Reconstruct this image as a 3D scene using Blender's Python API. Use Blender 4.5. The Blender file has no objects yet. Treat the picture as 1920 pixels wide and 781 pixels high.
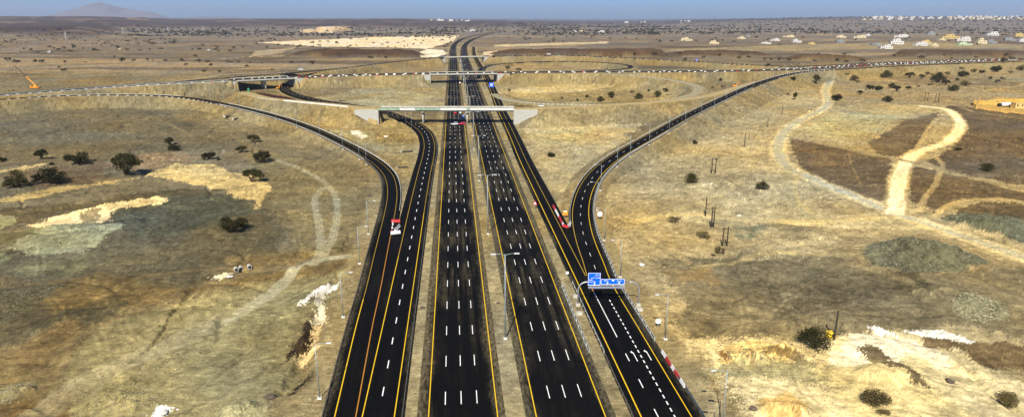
import bpy, bmesh, math, random
import numpy as np
from mathutils import Vector, Matrix
random.seed(7)
RNG = np.random.RandomState(11)
scene = bpy.context.scene
COL = scene.collection
rad = math.radians

# ------------------------------------------------------------------ survey frame
# The site was surveyed from the photograph: a photo position (1920 x 781) plus a height gives a
# place on the ground plane; everything below is then built in metres at that place.
CAM_H, FPX, HOR = 85.0, 1250.0, 34.0
PITCH = math.atan((390.5 - HOR) / FPX)
CP, SP = math.cos(PITCH), math.sin(PITCH)

def W(px, py, z=0.0):
    cx, cy = (px - 960.0) / FPX, (390.5 - py) / FPX
    dx, dy, dz = cx, CP + cy * SP, -SP + cy * CP
    t = (z - CAM_H) / min(dz, -1e-5)
    return dx * t, dy * t

def to_px(x, y, z=0.0):                      # arrays allowed
    zc = np.maximum(y * CP + (CAM_H - z) * SP, 1e-3)
    v = 390.5 + FPX * ((CAM_H - z) * CP - y * SP) / zc
    return 960.0 + FPX * x / zc, v

def height_over(px, py, ytop):               # height of a vertical thing from its foot and top in the photo
    x, y = W(px, py)
    k = (390.5 - ytop) / FPX
    # v = f*(h*CP - y*SP)/(y*CP + h*SP), h = height below camera
    h = (-k * y * CP + y * SP) / (CP + k * SP)
    return CAM_H - h

def scale_at(px, py, z=0.0):                 # pixels per metre, sideways
    x, y = W(px, py, z)
    return FPX / (y * CP + (CAM_H - z) * SP)

# highway frame: s = metres right of the axis, t = metres along it
AX = math.atan2((848.0 - 960.0) / FPX, CP + (390.5 - HOR) / FPX * SP)   # heading from +Y, to the left
HD = (math.sin(AX), math.cos(AX)); HN = (math.cos(AX), -math.sin(AX))
S0 = (848.0 - 960.0) / FPX * CAM_H * SP * math.cos(AX)   # the axis seen as photo column 848 passes this far beside the survey point
def H(s, t):
    s = s + S0
    return (HD[0] * t + HN[0] * s, HD[1] * t + HN[1] * s)
def t_at(py):                                # distance along the axis seen at that photo row
    x, y = W(848, py); return x * HD[0] + y * HD[1]

# ------------------------------------------------------------------ noise
def _hash(ix, iy, seed):
    with np.errstate(over='ignore'):
        h = (ix.astype(np.int64) * 374761393 + iy.astype(np.int64) * 668265263 + seed * 1442695041) & 0xFFFFFFFF
        h = ((h ^ (h >> 13)) * 1274126177) & 0xFFFFFFFF
        h = (h ^ (h >> 16)) & 0xFFFFFF
    return h.astype(np.float64) / 0xFFFFFF
def vnoise(x, y, seed=0):
    ix, iy = np.floor(x), np.floor(y); fx, fy = x - ix, y - iy
    ix = ix.astype(np.int64); iy = iy.astype(np.int64)
    fx = fx * fx * (3 - 2 * fx); fy = fy * fy * (3 - 2 * fy)
    a, b = _hash(ix, iy, seed), _hash(ix + 1, iy, seed)
    c, d = _hash(ix, iy + 1, seed), _hash(ix + 1, iy + 1, seed)
    return (a + (b - a) * fx) * (1 - fy) + (c + (d - c) * fx) * fy
def fbm(x, y, seed=0, n=4):
    r = 0; a = .5; tot = 0
    for i in range(n):
        r = r + a * vnoise(x, y, seed + i * 17); tot += a; a *= .5; x = x * 2.03 + 11.3; y = y * 2.03 + 5.7
    return r / tot
def sstep(a, b, x):
    t = np.clip((x - a) / (b - a), 0, 1); return t * t * (3 - 2 * t)

# ------------------------------------------------------------------ node materials
def new_mat(name):
    m = bpy.data.materials.new(name); m.use_nodes = True
    nt = m.node_tree; b = nt.nodes['Principled BSDF']
    return m, nt, b
def nd(nt, typ, **kw):
    n = nt.nodes.new(typ)
    for k, v in kw.items(): setattr(n, k, v)
    return n
def mat(name, col, rough=.7, metal=0.0, var=.18, vs=1.5, spec=.3, bump=0.0):
    """simple procedural paint / metal / concrete with mottling"""
    m, nt, b = new_mat(name)
    tc = nd(nt, 'ShaderNodeTexCoord')
    n = nd(nt, 'ShaderNodeTexNoise'); n.inputs['Scale'].default_value = vs; n.inputs['Detail'].default_value = 5
    r = nd(nt, 'ShaderNodeValToRGB')
    c0 = [max(0, c * (1 - var)) for c in col]; c1 = [min(1, c * (1 + var)) for c in col]
    r.color_ramp.elements[0].position = .3; r.color_ramp.elements[1].position = .7
    r.color_ramp.elements[0].color = (*c0, 1); r.color_ramp.elements[1].color = (*c1, 1)
    nt.links.new(tc.outputs['Object'], n.inputs['Vector'])
    nt.links.new(n.outputs['Fac'], r.inputs['Fac']); nt.links.new(r.outputs['Color'], b.inputs['Base Color'])
    b.inputs['Roughness'].default_value = rough; b.inputs['Metallic'].default_value = metal
    b.inputs['Specular IOR Level'].default_value = spec
    if bump:
        bp = nd(nt, 'ShaderNodeBump'); bp.inputs['Strength'].default_value = bump
        nt.links.new(n.outputs['Fac'], bp.inputs['Height']); nt.links.new(bp.outputs['Normal'], b.inputs['Normal'])
    return m

# ------------------------------------------------------------------ mesh builder
class MB:
    def __init__(s): s.v = []; s.f = []; s.mi = []
    def add(s, vs, fs, mi=0):
        o = len(s.v); s.v += [tuple(v) for v in vs]
        s.f += [tuple(i + o for i in f) for f in fs]; s.mi += [mi] * len(fs)
        return s
    def box(s, c, d, rz=0.0, mi=0, bev=0.0):
        x, y, z = d[0] / 2, d[1] / 2, d[2] / 2
        if bev <= 0:
            vs = [(-x, -y, -z), (x, -y, -z), (x, y, -z), (-x, y, -z), (-x, -y, z), (x, -y, z), (x, y, z), (-x, y, z)]
            fs = [(3, 2, 1, 0), (4, 5, 6, 7), (0, 1, 5, 4), (1, 2, 6, 5), (2, 3, 7, 6), (3, 0, 4, 7)]
        else:
            vs = []; b = bev
            for zz, ins in ((-z, 0), (z - b, 0), (z, b)):
                for (sx, sy) in ((-1, -1), (1, -1), (1, 1), (-1, 1)):
                    px, py = sx * (x - ins), sy * (y - ins)
                    vs += [(px - 0, py + (-sy) * b * 0, zz)]
            fs = [(3, 2, 1, 0), (8, 9, 10, 11)]
            for k in (0, 4):
                for i in range(4): fs.append((k + i, k + (i + 1) % 4, k + 4 + (i + 1) % 4, k + 4 + i))
        cs, sn = math.cos(rz), math.sin(rz)
        s.add([(c[0] + p[0] * cs - p[1] * sn, c[1] + p[0] * sn + p[1] * cs, c[2] + p[2]) for p in vs], fs, mi)
        return s
    def tube(s, pts, r0, r1=None, n=8, mi=0, cap=True):
        r1 = r0 if r1 is None else r1
        pts = [Vector(p) for p in pts]; k = len(pts); o = len(s.v); rings = []
        up = Vector((0, 0, 1))
        for i, p in enumerate(pts):
            d = (pts[min(i + 1, k - 1)] - pts[max(i - 1, 0)])
            d = d.normalized() if d.length > 1e-9 else up
            a = d.cross(Vector((0, 1, 0)) if abs(d.z) > .9 else up).normalized(); b = d.cross(a)
            r = r0 + (r1 - r0) * i / max(1, k - 1)
            for j in range(n):
                t = 2 * math.pi * j / n
                s.v.append(tuple(p + a * (r * math.cos(t)) + b * (r * math.sin(t))))
        for i in range(k - 1):
            for j in range(n):
                q = (j + 1) % n
                s.f.append((o + i * n + j, o + i * n + q, o + (i + 1) * n + q, o + (i + 1) * n + j)); s.mi.append(mi)
        if cap:
            s.f.append(tuple(o + j for j in range(n))[::-1]); s.mi.append(mi)
            s.f.append(tuple(o + (k - 1) * n + j for j in range(n))); s.mi.append(mi)
        return s
    def prism(s, poly, axis_fn, t0, t1, mi=0):
        """poly of 2-D points, axis_fn(u, v, t) -> xyz"""
        n = len(poly)
        vs = [axis_fn(u, v, t0) for u, v in poly] + [axis_fn(u, v, t1) for u, v in poly]
        fs = [tuple(range(n))[::-1], tuple(range(n, 2 * n))]
        fs += [(i, (i + 1) % n, n + (i + 1) % n, n + i) for i in range(n)]
        return s.add(vs, fs, mi)
    def mesh(s, name, mats):
        me = bpy.data.meshes.new(name); me.from_pydata(s.v, [], s.f)
        for m in (mats if isinstance(mats, (list, tuple)) else [mats]): me.materials.append(m)
        if any(s.mi): me.polygons.foreach_set('material_index', s.mi)
        bm = bmesh.new(); bm.from_mesh(me); bmesh.ops.recalc_face_normals(bm, faces=bm.faces); bm.to_mesh(me); bm.free()
        me.update(); return me
    def build(s, name, mats, parent=None, smooth=False):
        me = s.mesh(name, mats)
        if smooth: me.polygons.foreach_set('use_smooth', [True] * len(me.polygons))
        return link(name, me, parent)

def link(name, me, parent=None, loc=None, rz=0.0):
    o = bpy.data.objects.new(name, me); COL.objects.link(o)
    if parent is not None: o.parent = parent
    if loc is not None: o.location = loc
    if rz: o.rotation_euler = (0, 0, rz)
    return o
def tag(o, label=None, cat=None, group=None, kind=None):
    if label: o['label'] = label
    if cat: o['category'] = cat
    if group: o['group'] = group
    if kind: o['kind'] = kind
    return o
def empty(name, loc, rz=0.0):
    o = bpy.data.objects.new(name, None); COL.objects.link(o)
    o.location = loc; o.rotation_euler = (0, 0, rz); o.empty_display_size = 1; return o
def copy_tree(o, parent=None):
    c = o.copy(); COL.objects.link(c); c.parent = parent
    for ch in list(o.children): copy_tree(ch, c)
    return c

# ------------------------------------------------------------------ splines
def spline(pts, step=8.0, grow=.010):
    """Catmull-Rom through xyz points, resampled; step grows with distance from the survey point"""
    P = [np.array(p, float) for p in pts]
    P = [2 * P[0] - P[1]] + P + [2 * P[-1] - P[-2]]
    out = []
    for i in range(1, len(P) - 2):
        p0, p1, p2, p3 = P[i - 1:i + 3]
        L = np.linalg.norm(p2 - p1); n = max(2, int(L / 2.0))
        n = min(n, 400)
        # centripetal parametrisation
        def tj(ti, a, b): return ti + max(1e-4, np.linalg.norm(b - a)) ** .5
        t0 = 0; t1 = tj(t0, p0, p1); t2 = tj(t1, p1, p2); t3 = tj(t2, p2, p3)
        for t in np.linspace(t1, t2, n, endpoint=False):
            A1 = (t1 - t) / (t1 - t0) * p0 + (t - t0) / (t1 - t0) * p1
            A2 = (t2 - t) / (t2 - t1) * p1 + (t - t1) / (t2 - t1) * p2
            A3 = (t3 - t) / (t3 - t2) * p2 + (t - t2) / (t3 - t2) * p3
            B1 = (t2 - t) / (t2 - t0) * A1 + (t - t0) / (t2 - t0) * A2
            B2 = (t3 - t) / (t3 - t1) * A2 + (t - t1) / (t3 - t1) * A3
            out.append((t2 - t) / (t2 - t1) * B1 + (t - t1) / (t2 - t1) * B2)
    out.append(P[-2])
    out = np.array(out)
    d = np.concatenate([[0], np.cumsum(np.linalg.norm(np.diff(out[:, :2], axis=0), axis=1))])
    s = [0.0]; 
    while s[-1] < d[-1] - 1e-6:
        x = np.interp(s[-1], d, out[:, 0]); y = np.interp(s[-1], d, out[:, 1])
        s.append(min(d[-1], s[-1] + max(step, grow * math.hypot(x, y))))
    s = np.array(s)
    return np.stack([np.interp(s, d, out[:, k]) for k in range(3)], 1), s
def at_s(path, q):
    """position and unit direction at arc length q"""
    P, S = path
    x, y, z = (np.interp(q, S, P[:, k]) for k in range(3))
    x2, y2 = (np.interp(min(S[-1], q + .5), S, P[:, k]) for k in range(2))
    x1, y1 = (np.interp(max(0, q - .5), S, P[:, k]) for k in range(2))
    l = math.hypot(x2 - x1, y2 - y1) or 1
    return (x, y, z), ((x2 - x1) / l, (y2 - y1) / l)
def sub_path(path, a, b, step=4.0):
    n = max(1, int(math.ceil((b - a) / step)))
    q = np.linspace(a, b, n + 1)
    P, S = path
    return q, np.stack([np.interp(q, S, P[:, k]) for k in range(3)], 1)
KZ = 1.36                                    # height of the fills: 9 in the lists below stands for about 12 m
def kz(z): return z * KZ if z > .2 else z
def pxpath(pts, **kw):
    return spline([(*W(p[0], p[1], kz(p[2])), kz(p[2])) for p in pts], **kw)
# ------------------------------------------------------------------ road alignments (centre lines)
T0, T1 = 40.0, t_at(107)
def hw_line(s, far_px):
    pts = [(*H(s, t), 0.0) for t in np.linspace(T0, T1 - 60, 14)]
    pts += [(*W(a, b), 0.0) for a, b in far_px]
    return spline(pts, step=10)
FARL = [(848.9, 100), (849.5, 92), (852, 84), (860, 77), (872, 71.5), (897, 65.8), (922, 60.6), (937, 56.4), (941, 54.2), (937, 52.6)]
FARR = [(870.2, 100), (869.8, 93), (871.5, 86), (877.5, 79.5), (888, 73.4), (904, 67.8), (925, 62.2), (944, 57.2), (948, 54.4), (944, 52.7)]
hwL = hw_line(2.0, FARL); hwR = hw_line(26.3, FARR)

# merging road on the right that stays parallel to the highway
r1 = spline([(*H(45.2, t), 0.02) for t in np.linspace(T0, t_at(330), 10)] +
            [(*W(985, 300), .02), (*W(966, 258), .02), (*W(953.5, 232), .02), (*W(943, 212), .02), (*W(923, 165), .02), (*W(910, 140), .02), (*W(897, 118), .02), (*W(889, 102), .02), (*W(888, 88), .02)], step=6)
# right slip road climbing to the crossing road
r2 = pxpath([(*to_px(*H(49.2, t)), .03) for t in np.linspace(T0, t_at(548), 7)] + [(1121.5, 520, .03), (1112, 491, .03), (1101.5, 464, .03), (1093.5, 438, .05), (1089, 413, .1), (1088.7, 391, .3), (1096, 360, .8), (1111, 333, 1.5), (1131, 312, 2.3), (1160, 290.5, 3.2),
             (1193, 271.5, 4.2), (1231, 250, 5.2), (1280, 222, 6.6), (1322, 201, 7.4), (1360, 183, 8), (1396.5, 166.5, 8.5), (1433, 152.7, 9), (1476.7, 140.3, 9), (1520, 133.6, 9), (1570, 130.2, 9), (1640, 126, 9), (1760, 120.5, 9), (1920, 115, 9)], step=5)
# left merging road that passes under the near bridge
l1 = pxpath([(p[0], p[1], .03) for p in [(848 - 16.3 * 1.1 * 9, 1000)]] , step=5) if False else spline(
    [(*H(-16.3, t), .03) for t in np.linspace(T0, t_at(400), 9)] + [(*W(a, b, kz(z)), kz(z)) for a, b, z in
    [(788, 360, .05), (796.5, 320, .1), (803.5, 290, .15), (805, 270, .2), (799, 251, .3), (787, 238.5, .4), (768, 227, .5), (742, 216.5, .6), (715, 208, .7), (680, 200.5, .8), (640, 194.5, .9), (600, 188.5, 1), (570, 182, 1.1), (548, 175, 1.2), (535, 167, 1.3), (536, 159, 1.5), (552, 150, 2.5), (582, 140, 4.5), (622, 131.5, 6.5)]], step=5)
# left slip road coming down from the crossing road
l2 = pxpath([(-120, 197, 9), (0, 186.5, 8.7), (90, 180.5, 8.4), (180, 178, 8), (253, 178, 7.5), (311, 180, 7), (369.6, 186, 6.2), (413, 194, 5.5), (457, 203.5, 4.6), (523, 220.5, 3.6), (584, 241.5, 2.7), (646, 270, 1.7),
             (683, 290, 1.0), (707.6, 306.5, .5), (726, 325, .2), (733.5, 343, .1), (735.5, 365, .05), (731.5, 395, .02), (724, 430, .02), (714, 475, .02), (700, 540, .02), (683, 610, .02), (666, 690, .02), (647, 781, .02), (600, 1000, .02)], step=5)
# dual carriageway crossing on the bridges
cross = pxpath([(-160, 190, 9), (0, 177.5, 9), (100, 170, 9), (200, 162.5, 9), (300, 157, 9), (400, 152, 9), (440, 149.8, 9), (492, 147.2, 9), (545, 145, 9), (620, 142, 9), (700, 139.7, 9), (800, 138, 9), (862, 137.2, 9), (928, 136.3, 9), (1000, 135.2, 9),
                (1120, 134.6, 9), (1240, 134.2, 9), (1400, 132.3, 9), (1500, 129.6, 9), (1560, 126.5, 9), (1640, 121.6, 9), (1760, 116.9, 9), (1920, 111.5, 9), (2080, 107, 9)], step=8)
# far bridge road
farrd = pxpath([(330, 153.5, 9), (400, 148, 9), (480, 142, 8.8), (560, 135.5, 8.3), (640, 127.8, 8), (720, 118.5, 8), (790, 111, 8.5), (835, 107.3, 9), (870, 106.5, 9), (905, 105.7, 9), (960, 104.5, 9), (1040, 103.8, 8), (1100, 105, 7), (1180, 108.5, 6), (1280, 114, 6), (1380, 120, 7.5), (1480, 124.5, 9), (1560, 122.3, 9), (1640, 118.4, 9), (1760, 114.2, 9), (1920, 109.3, 9)], step=8)
# unfinished loop road over the near bridge
near = pxpath([(455, 173, 8), (500, 184, 8.6), (560, 190, 9), (640, 197.5, 9), (690, 202.4, 9), (712, 203.4, 9), (838, 203.6, 9), (963, 203.6, 9), (1000, 203, 9), (1060, 200.4, 9), (1200, 193, 8.8), (1300, 184, 8), (1350, 174, 7.4), (1388, 163, 7.6), (1420, 153.5, 8)], step=6)
# paved far loop
loop = pxpath([(897, 148, .05), (899, 137, .3), (905, 128, 1), (925, 122, 1.7), (960, 118, 2.6), (1020, 115.4, 3.6), (1080, 115, 5), (1130, 117.3, 6), (1168, 120.8, 7), (1182, 124.3, 8), (1177, 128.2, 8.8), (1150, 131, 9), (1100, 132.8, 9)], step=8)
# gravel ring, not yet paved
ring = pxpath([(925, 176, .1), (940, 183.5, .3), (968, 189.5, 1), (1020, 194.2, 1.6), (1100, 195.8, 2), (1180, 194.6, 2.6), (1250, 188.5, 3.6), (1296, 179, 5), (1311, 169, 6.2), (1302, 159, 7.4), (1260, 150, 8.4), (1200, 143, 8.9), (1130, 138.5, 9)], step=6)

SPANS = {}                                    # stretches carried by bridges, as arc lengths
def s_near_px(path, px, vmax=335):
    P, S = path
    u, v = to_px(P[:, 0], np.maximum(P[:, 1], 10), P[:, 2])
    k = int(np.argmin(np.abs(u - px) + 1e6 * (v > vmax)))
    k0, k1 = max(0, k - 1), min(len(S) - 1, k + 1)
    o = np.argsort(u[k0:k1 + 1])
    return float(np.interp(px, u[k0:k1 + 1][o], S[k0:k1 + 1][o]))
SPAN = {'near': (s_near_px(near, 712), s_near_px(near, 963)),
        'crossD': (s_near_px(cross, 438), s_near_px(cross, 546)),
        'crossB': (s_near_px(cross, 806), s_near_px(cross, 929)),
        'far': (s_near_px(farrd, 833), s_near_px(farrd, 906))}
# embankments: path, half width of the formation, bridge gaps
EMB = [(cross, 20.0, [SPAN['crossD'], SPAN['crossB']]), (near, 8.0, [SPAN['near']]), (farrd, 8.5, [SPAN['far']]),
       (l2, 8.5, []), (r2, 8.5, []), (loop, 7.0, []), (ring, 7.5, [])]
CUT = [(hwL, 13.0, 6.0), (hwR, 13.0, 6.0), (r1, 7.5, 3.0), (l1, 7.5, 3.0)]

def seg_dist(X, Y, P, reach, half_gap=None):
    """distance to polyline, z there, arc length; only for points within reach (others inf)"""
    d = np.full(X.shape, 1e9); z = np.zeros(X.shape); q = np.full(X.shape, -1.0)
    return d, z, q
def path_field(X, Y, path, reach):
    P, S = path
    best = np.full(X.shape, 1e9); bz = np.zeros(X.shape); bq = np.zeros(X.shape)
    # split into chunks so that each only looks at the points around it
    n = len(S); ch = 6
    for a in range(0, n - 1, ch):
        b = min(n - 1, a + ch)
        Q = P[a:b + 1]
        x0, x1 = Q[:, 0].min() - reach, Q[:, 0].max() + reach
        y0, y1 = Q[:, 1].min() - reach, Q[:, 1].max() + reach
        m = np.nonzero((X > x0) & (X < x1) & (Y > y0) & (Y < y1))[0]
        if len(m) == 0: continue
        xm, ym = X[m], Y[m]
        for i in range(a, b):
            ax, ay, az = P[i]; bx, by, bz_ = P[i + 1]
            dx, dy = bx - ax, by - ay; L2 = dx * dx + dy * dy
            if L2 < 1e-9: continue
            t = ((xm - ax) * dx + (ym - ay) * dy) / L2
            if i == 0: t0 = t; 
            tc = np.clip(t, 0, 1)
            dd = np.hypot(xm - ax - tc * dx, ym - ay - tc * dy)
            k = dd < best[m]
            kk = m[k]
            best[kk] = dd[k]; bz[kk] = az + tc[k] * (bz_ - az)
            # beyond an end the arc length runs past the range
            qq = S[i] + tc * (S[i + 1] - S[i])
            if i == 0: qq = np.where(t < 0, S[0] + t * math.sqrt(L2), qq)
            if i == n - 2: qq = np.where(t > 1, S[-1] + (t - 1) * math.sqrt(L2), qq)
            bq[kk] = qq[k]
    return best, bz, bq

MOUNDS = []            # (x, y, rx, ry, rot, h, roughness)
def mound(px, py, wpx, hpx, hgt, rough=.25, flat=1.0, dark=0):
    x, y = W(px, py); k = scale_at(px, py)
    x2, y2 = W(px, py - hpx / 2); x3, y3 = W(px, py + hpx / 2)
    MOUNDS.append((x, y, wpx / 2 / k, abs(y2 - y3) / 2, hgt, rough, flat))
# ------------------------------------------------------------------ landforms
RIDGES = []   # (px0, px1, v_base, depth m, height, colour)
def ridge_mask(X, Y, px0, px1, vb, depth, seed):
    x0, y0 = W(px0, vb); x1, y1 = W(px1, vb)
    L = math.hypot(x1 - x0, y1 - y0); dx, dy = (x1 - x0) / L, (y1 - y0) / L
    a = (X - x0) * dx + (Y - y0) * dy; b = -(X - x0) * dy + (Y - y0) * dx
    wob = (fbm(X / 60., Y / 60., seed, 3) - .5) * 34
    run = 26.0
    m = sstep(0, run, b + wob) * sstep(0, run * 2, depth - b + wob * 2) * sstep(0, 70, a + wob * 2.5) * sstep(0, 70, L - a + wob * 2.5)
    return m
DARKROCK = (.135, .092, .055)
RIDGES = [(520, 800, 107, 170, 13, DARKROCK), (915, 1290, 106.5, 230, 12, (.17, .115, .068)), (1270, 1470, 106, 150, 10, (.17, .12, .07)), (1455, 1650, 113.5, 120, 10, (.17, .12, .07)),
          (1690, 2080, 108, 160, 11, (.17, .125, .08)), (1010, 1230, 96.5, 60, 4, (.2, .14, .085))]
mound(1728, 484, 235, 56, 6.0, .5); mound(1832, 578, 110, 40, 3.4, .55); mound(1868, 425, 170, 40, 4.5, .5)
mound(1738, 560, 60, 30, 2.0, .4); mound(1263, 411, 26, 8, 1.3, .2)
mound(1520, 440, 150, 30, 2.2, .3); mound(1385, 436, 50, 14, 1.2, .5)
mound(1672, 705, 150, 46, 2.4, .25); mound(1400, 672, 90, 26, 2.0, .8); mound(1470, 660, 80, 22, 1.6, .8)
mound(1470, 772, 120, 34, 2.2, .7); mound(225, 752, 190, 50, 1.0, .9); mound(30, 728, 90, 30, 1.2, .9); mound(455, 770, 120, 46, 1.2, .9)
mound(735, 232, 42, 12, 3.2, .4); mound(1360, 345, 90, 24, 1.6, .35)
mound(560, 508, 90, 26, 1.5, .3); mound(130, 600, 160, 60, 1.2, .3); mound(380, 555, 170, 50, 1.4, .25); mound(330, 590, 150, 30, 1.0, .25)
mound(1560, 600, 300, 50, 1.6, .3); mound(585, 745, 70, 26, 1.2, .6)
mound(330, 215, 260, 22, 2.5, .15)
DITCH = [([(640, 515), (612, 560), (592, 620), (565, 690), (540, 730)], 3.2, 1.5), ([(694, 360), (676, 368)], 2.0, 1.0), ([(660, 440), (640, 470)], 2.0, 1.0)]

def ground_z(X, Y, want=False):
    X = np.asarray(X, float); Y = np.asarray(Y, float)
    shp = X.shape; X = X.ravel(); Y = Y.ravel()
    z = np.zeros(X.shape)
    dist = np.hypot(X, Y)
    # rolling of the open ground, kept away from the roads
    dclear = np.full(X.shape, 1e9); fields = {}
    near_m = dist < 4200
    idx = np.nonzero(near_m)[0]
    emb = np.full(X.shape, -1e9); embm = np.zeros(X.shape); cut = np.full(X.shape, 1e9)
    xi, yi = X[idx], Y[idx]
    dc = dclear[idx]; eb = emb[idx]; ct = cut[idx]; onroad = np.zeros(len(idx), bool)
    rill = (fbm(xi / 5., yi / 5., 91, 3) - .5) * 1.3
    for path, hw, gaps in EMB:
        d, pz, q = path_field(xi, yi, path, 56)
        ok = d < 1e8
        on = (q >= -3) & (q <= path[1][-1] + 3)
        for a, b in gaps: on &= ~((q > a) & (q < b))
        ramp = np.clip(d - hw, 0, None)
        h = np.where(pz > .6, pz - .12 - ramp * .56 + rill * .6 * sstep(0, 4, ramp) , pz - .12 - ramp * .3)
        h = np.where(ramp <= 0, pz - .12, h)
        for a, b in gaps:                      # the fill falls away in front of the wing walls
            g = np.where(q <= a, a - q, q - b); lat = d > hw - 1.2
            h = np.where(lat & (g > -1) & (g < 26), np.minimum(h, pz - .12 - np.clip(25 - g, 0, None) * .52), h)
        h = np.where(ok & on & (pz > .005), h, -1e9)
        eb = np.maximum(eb, h); onroad |= ok & on & (ramp <= 0) & (h > -1e8) & (h >= eb - 1e-6); dc = np.minimum(dc, np.where(ok & on, np.clip(d - hw, 0, None), 1e9))
    for path, hw, sh in CUT:
        d, pz, q = path_field(xi, yi, path, 48)
        lim = pz - .10 + np.clip(d - hw, 0, None) * .9
        ct = np.minimum(ct, np.where(d < 1e8, lim, 1e9)); dc = np.minimum(dc, np.clip(d - hw, 0, None))
    dclear[idx] = dc; emb[idx] = eb; cut[idx] = ct; flat_ = np.zeros(X.shape, bool); flat_[idx] = onroad
    amt = sstep(3, 40, dclear)
    roll = (fbm(X / 70., Y / 70., 3, 4) - .5) * 3.2 + (fbm(X / 14., Y / 14., 5, 3) - .5) * .8
    gl = 1 - np.abs(2 * vnoise((X + 30 * fbm(X / 40, Y / 40, 8, 2)) / 19., (Y + 30 * fbm(X / 40, Y / 40, 9, 2)) / 19., 6) - 1)
    roll = roll - sstep(.8, 1, gl) * .9 + (fbm(X / 3.2, Y / 3.2, 12, 3) - .5) * .7
    z += roll * amt * sstep(0, 200, dist)
    rough = np.zeros(X.shape)
    for (mx, my, rx, ry, hh, rg, fl) in MOUNDS:
        e = np.hypot((X - mx) / rx, (Y - my) / ry)
        e = e + (fbm(X / max(1.5, rx * .5), Y / max(1.5, rx * .5), int(mx) & 255, 3) - .5) * .55
        m = sstep(1.05, .25, e)
        m = np.where(e < 1.3, m, 0)
        det = (fbm(X / 2.2, Y / 2.2, 41, 3) - .5) * rg * 2.2
        z += m * (hh + det) * sstep(0, 6, dclear); rough = np.maximum(rough, m * rg)
    for pts, wd, dp in DITCH:
        pth = spline([(*W(a, b), 0) for a, b in pts], step=3)
        d, _, _ = path_field(X, Y, pth, 15)
        dd = d + (fbm(X / 3, Y / 3, 77, 3) - .5) * 3
        z -= dp * sstep(wd, wd * .3, dd) * sstep(1, 5, dclear)
    masks = []
    for i, (a, b, vb, dep, hh, c) in enumerate(RIDGES):
        m = ridge_mask(X, Y, a, b, vb, dep, 300 + i) * sstep(2, 40, dclear)
        z += m * (hh + (fbm(X / 30, Y / 30, 310 + i, 3) - .5) * 5); masks.append(m)
    # far plateau and hills
    u, v = to_px(X, np.maximum(Y, 60), 0.0)
    hl = sstep(4200, 9000, Y) * (sstep(1150, 700, u)) * 62 * (.75 + .5 * fbm(X / 2500., Y / 900., 21, 4))
    hl += sstep(2800, 3700, Y + (fbm(X / 500., Y / 500., 23, 3) - .5) * 900) * sstep(330, 130, u + (fbm(X / 700, Y / 700, 24, 3) - .5) * 260) * (30 + 18 * fbm(X / 400., Y / 300., 25, 4))
    hl += sstep(5200, 10500, Y) * sstep(1150, 1650, u) * 98 * (.85 + .3 * fbm(X / 3000., Y / 2500., 27, 3))
    hl += sstep(6000, 11000, Y) * sstep(800, 1200, u) * sstep(1700, 1300, u) * 25 * fbm(X / 2500., Y / 1500., 29, 3)
    hl += sstep(3000, 7000, Y) * (fbm(X / 420., Y / 420., 31, 4) - .5) * 26
    # pale quarry hill
    qx, qy = W(625, 60); hl += 34 * sstep(1, .2, np.hypot((X - qx) / 190, (Y - qy) / 260) + (fbm(X / 120, Y / 120, 33, 3) - .5) * .7)
    z += hl * sstep(60, 300, dclear)
    # earthworks
    z = np.where(emb > -1e8, np.maximum(z, emb), z)
    z = np.where(flat_, np.minimum(z, emb), z)
    z = np.where(cut < 1e8, np.minimum(z, cut), z)
    if want: return z.reshape(shp), dclear.reshape(shp), emb.reshape(shp), rough.reshape(shp), masks, hl
    return z.reshape(shp)

# ------------------------------------------------------------------ ground sheet
vs = np.concatenate([np.arange(1150, 800, -9), np.arange(800, 240, -1.7), np.arange(240, 62, -.85), np.arange(62, 40.5, -.5), np.arange(40.5, 36.6, -.35)])
us = np.concatenate([np.linspace(-1900, -25, 60), np.arange(-20, 1941, 1.9), np.linspace(1945, 3800, 60)])
Yr = np.array([W(960, v)[1] for v in vs]); zc = Yr * CP + CAM_H * SP
GX = (us[None, :] - 960) / FPX * zc[:, None]; GY = np.repeat(Yr[:, None], len(us), 1)
back_y = np.array([-260., -120., -40., 10., 45.])
GX = np.concatenate([np.repeat(GX[:1], len(back_y), 0), GX]); GY = np.concatenate([np.repeat(back_y[:, None], len(us), 1), GY])
GZ_, DCL, EMBF, ROUGH, RM, HL = ground_z(GX, GY, True)
NR, NC = GX.shape
def GZ(x, y):
    """height of the ground sheet itself at a place"""
    y = min(max(y, Yr[0]), Yr[-1] - 1e-3); i = int(np.searchsorted(Yr, y, side='right')) - 1; i = min(i, len(Yr) - 2)
    t = (y - Yr[i]) / (Yr[i + 1] - Yr[i]); r = []
    for k in (i, i + 1):
        r.append(np.interp(960 + x * FPX / zc[k], us, GZ_[k + len(back_y)]))
    return float(r[0] * (1 - t) + r[1] * t)
def G(px, py):
    """place on the ground seen at that photo position"""
    z = 0.0
    for _ in range(7):
        x, y = W(px, py, z); z = .5 * z + .5 * GZ(x, y)
    x, y = W(px, py, z)
    return x, y, GZ(x, y)

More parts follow.
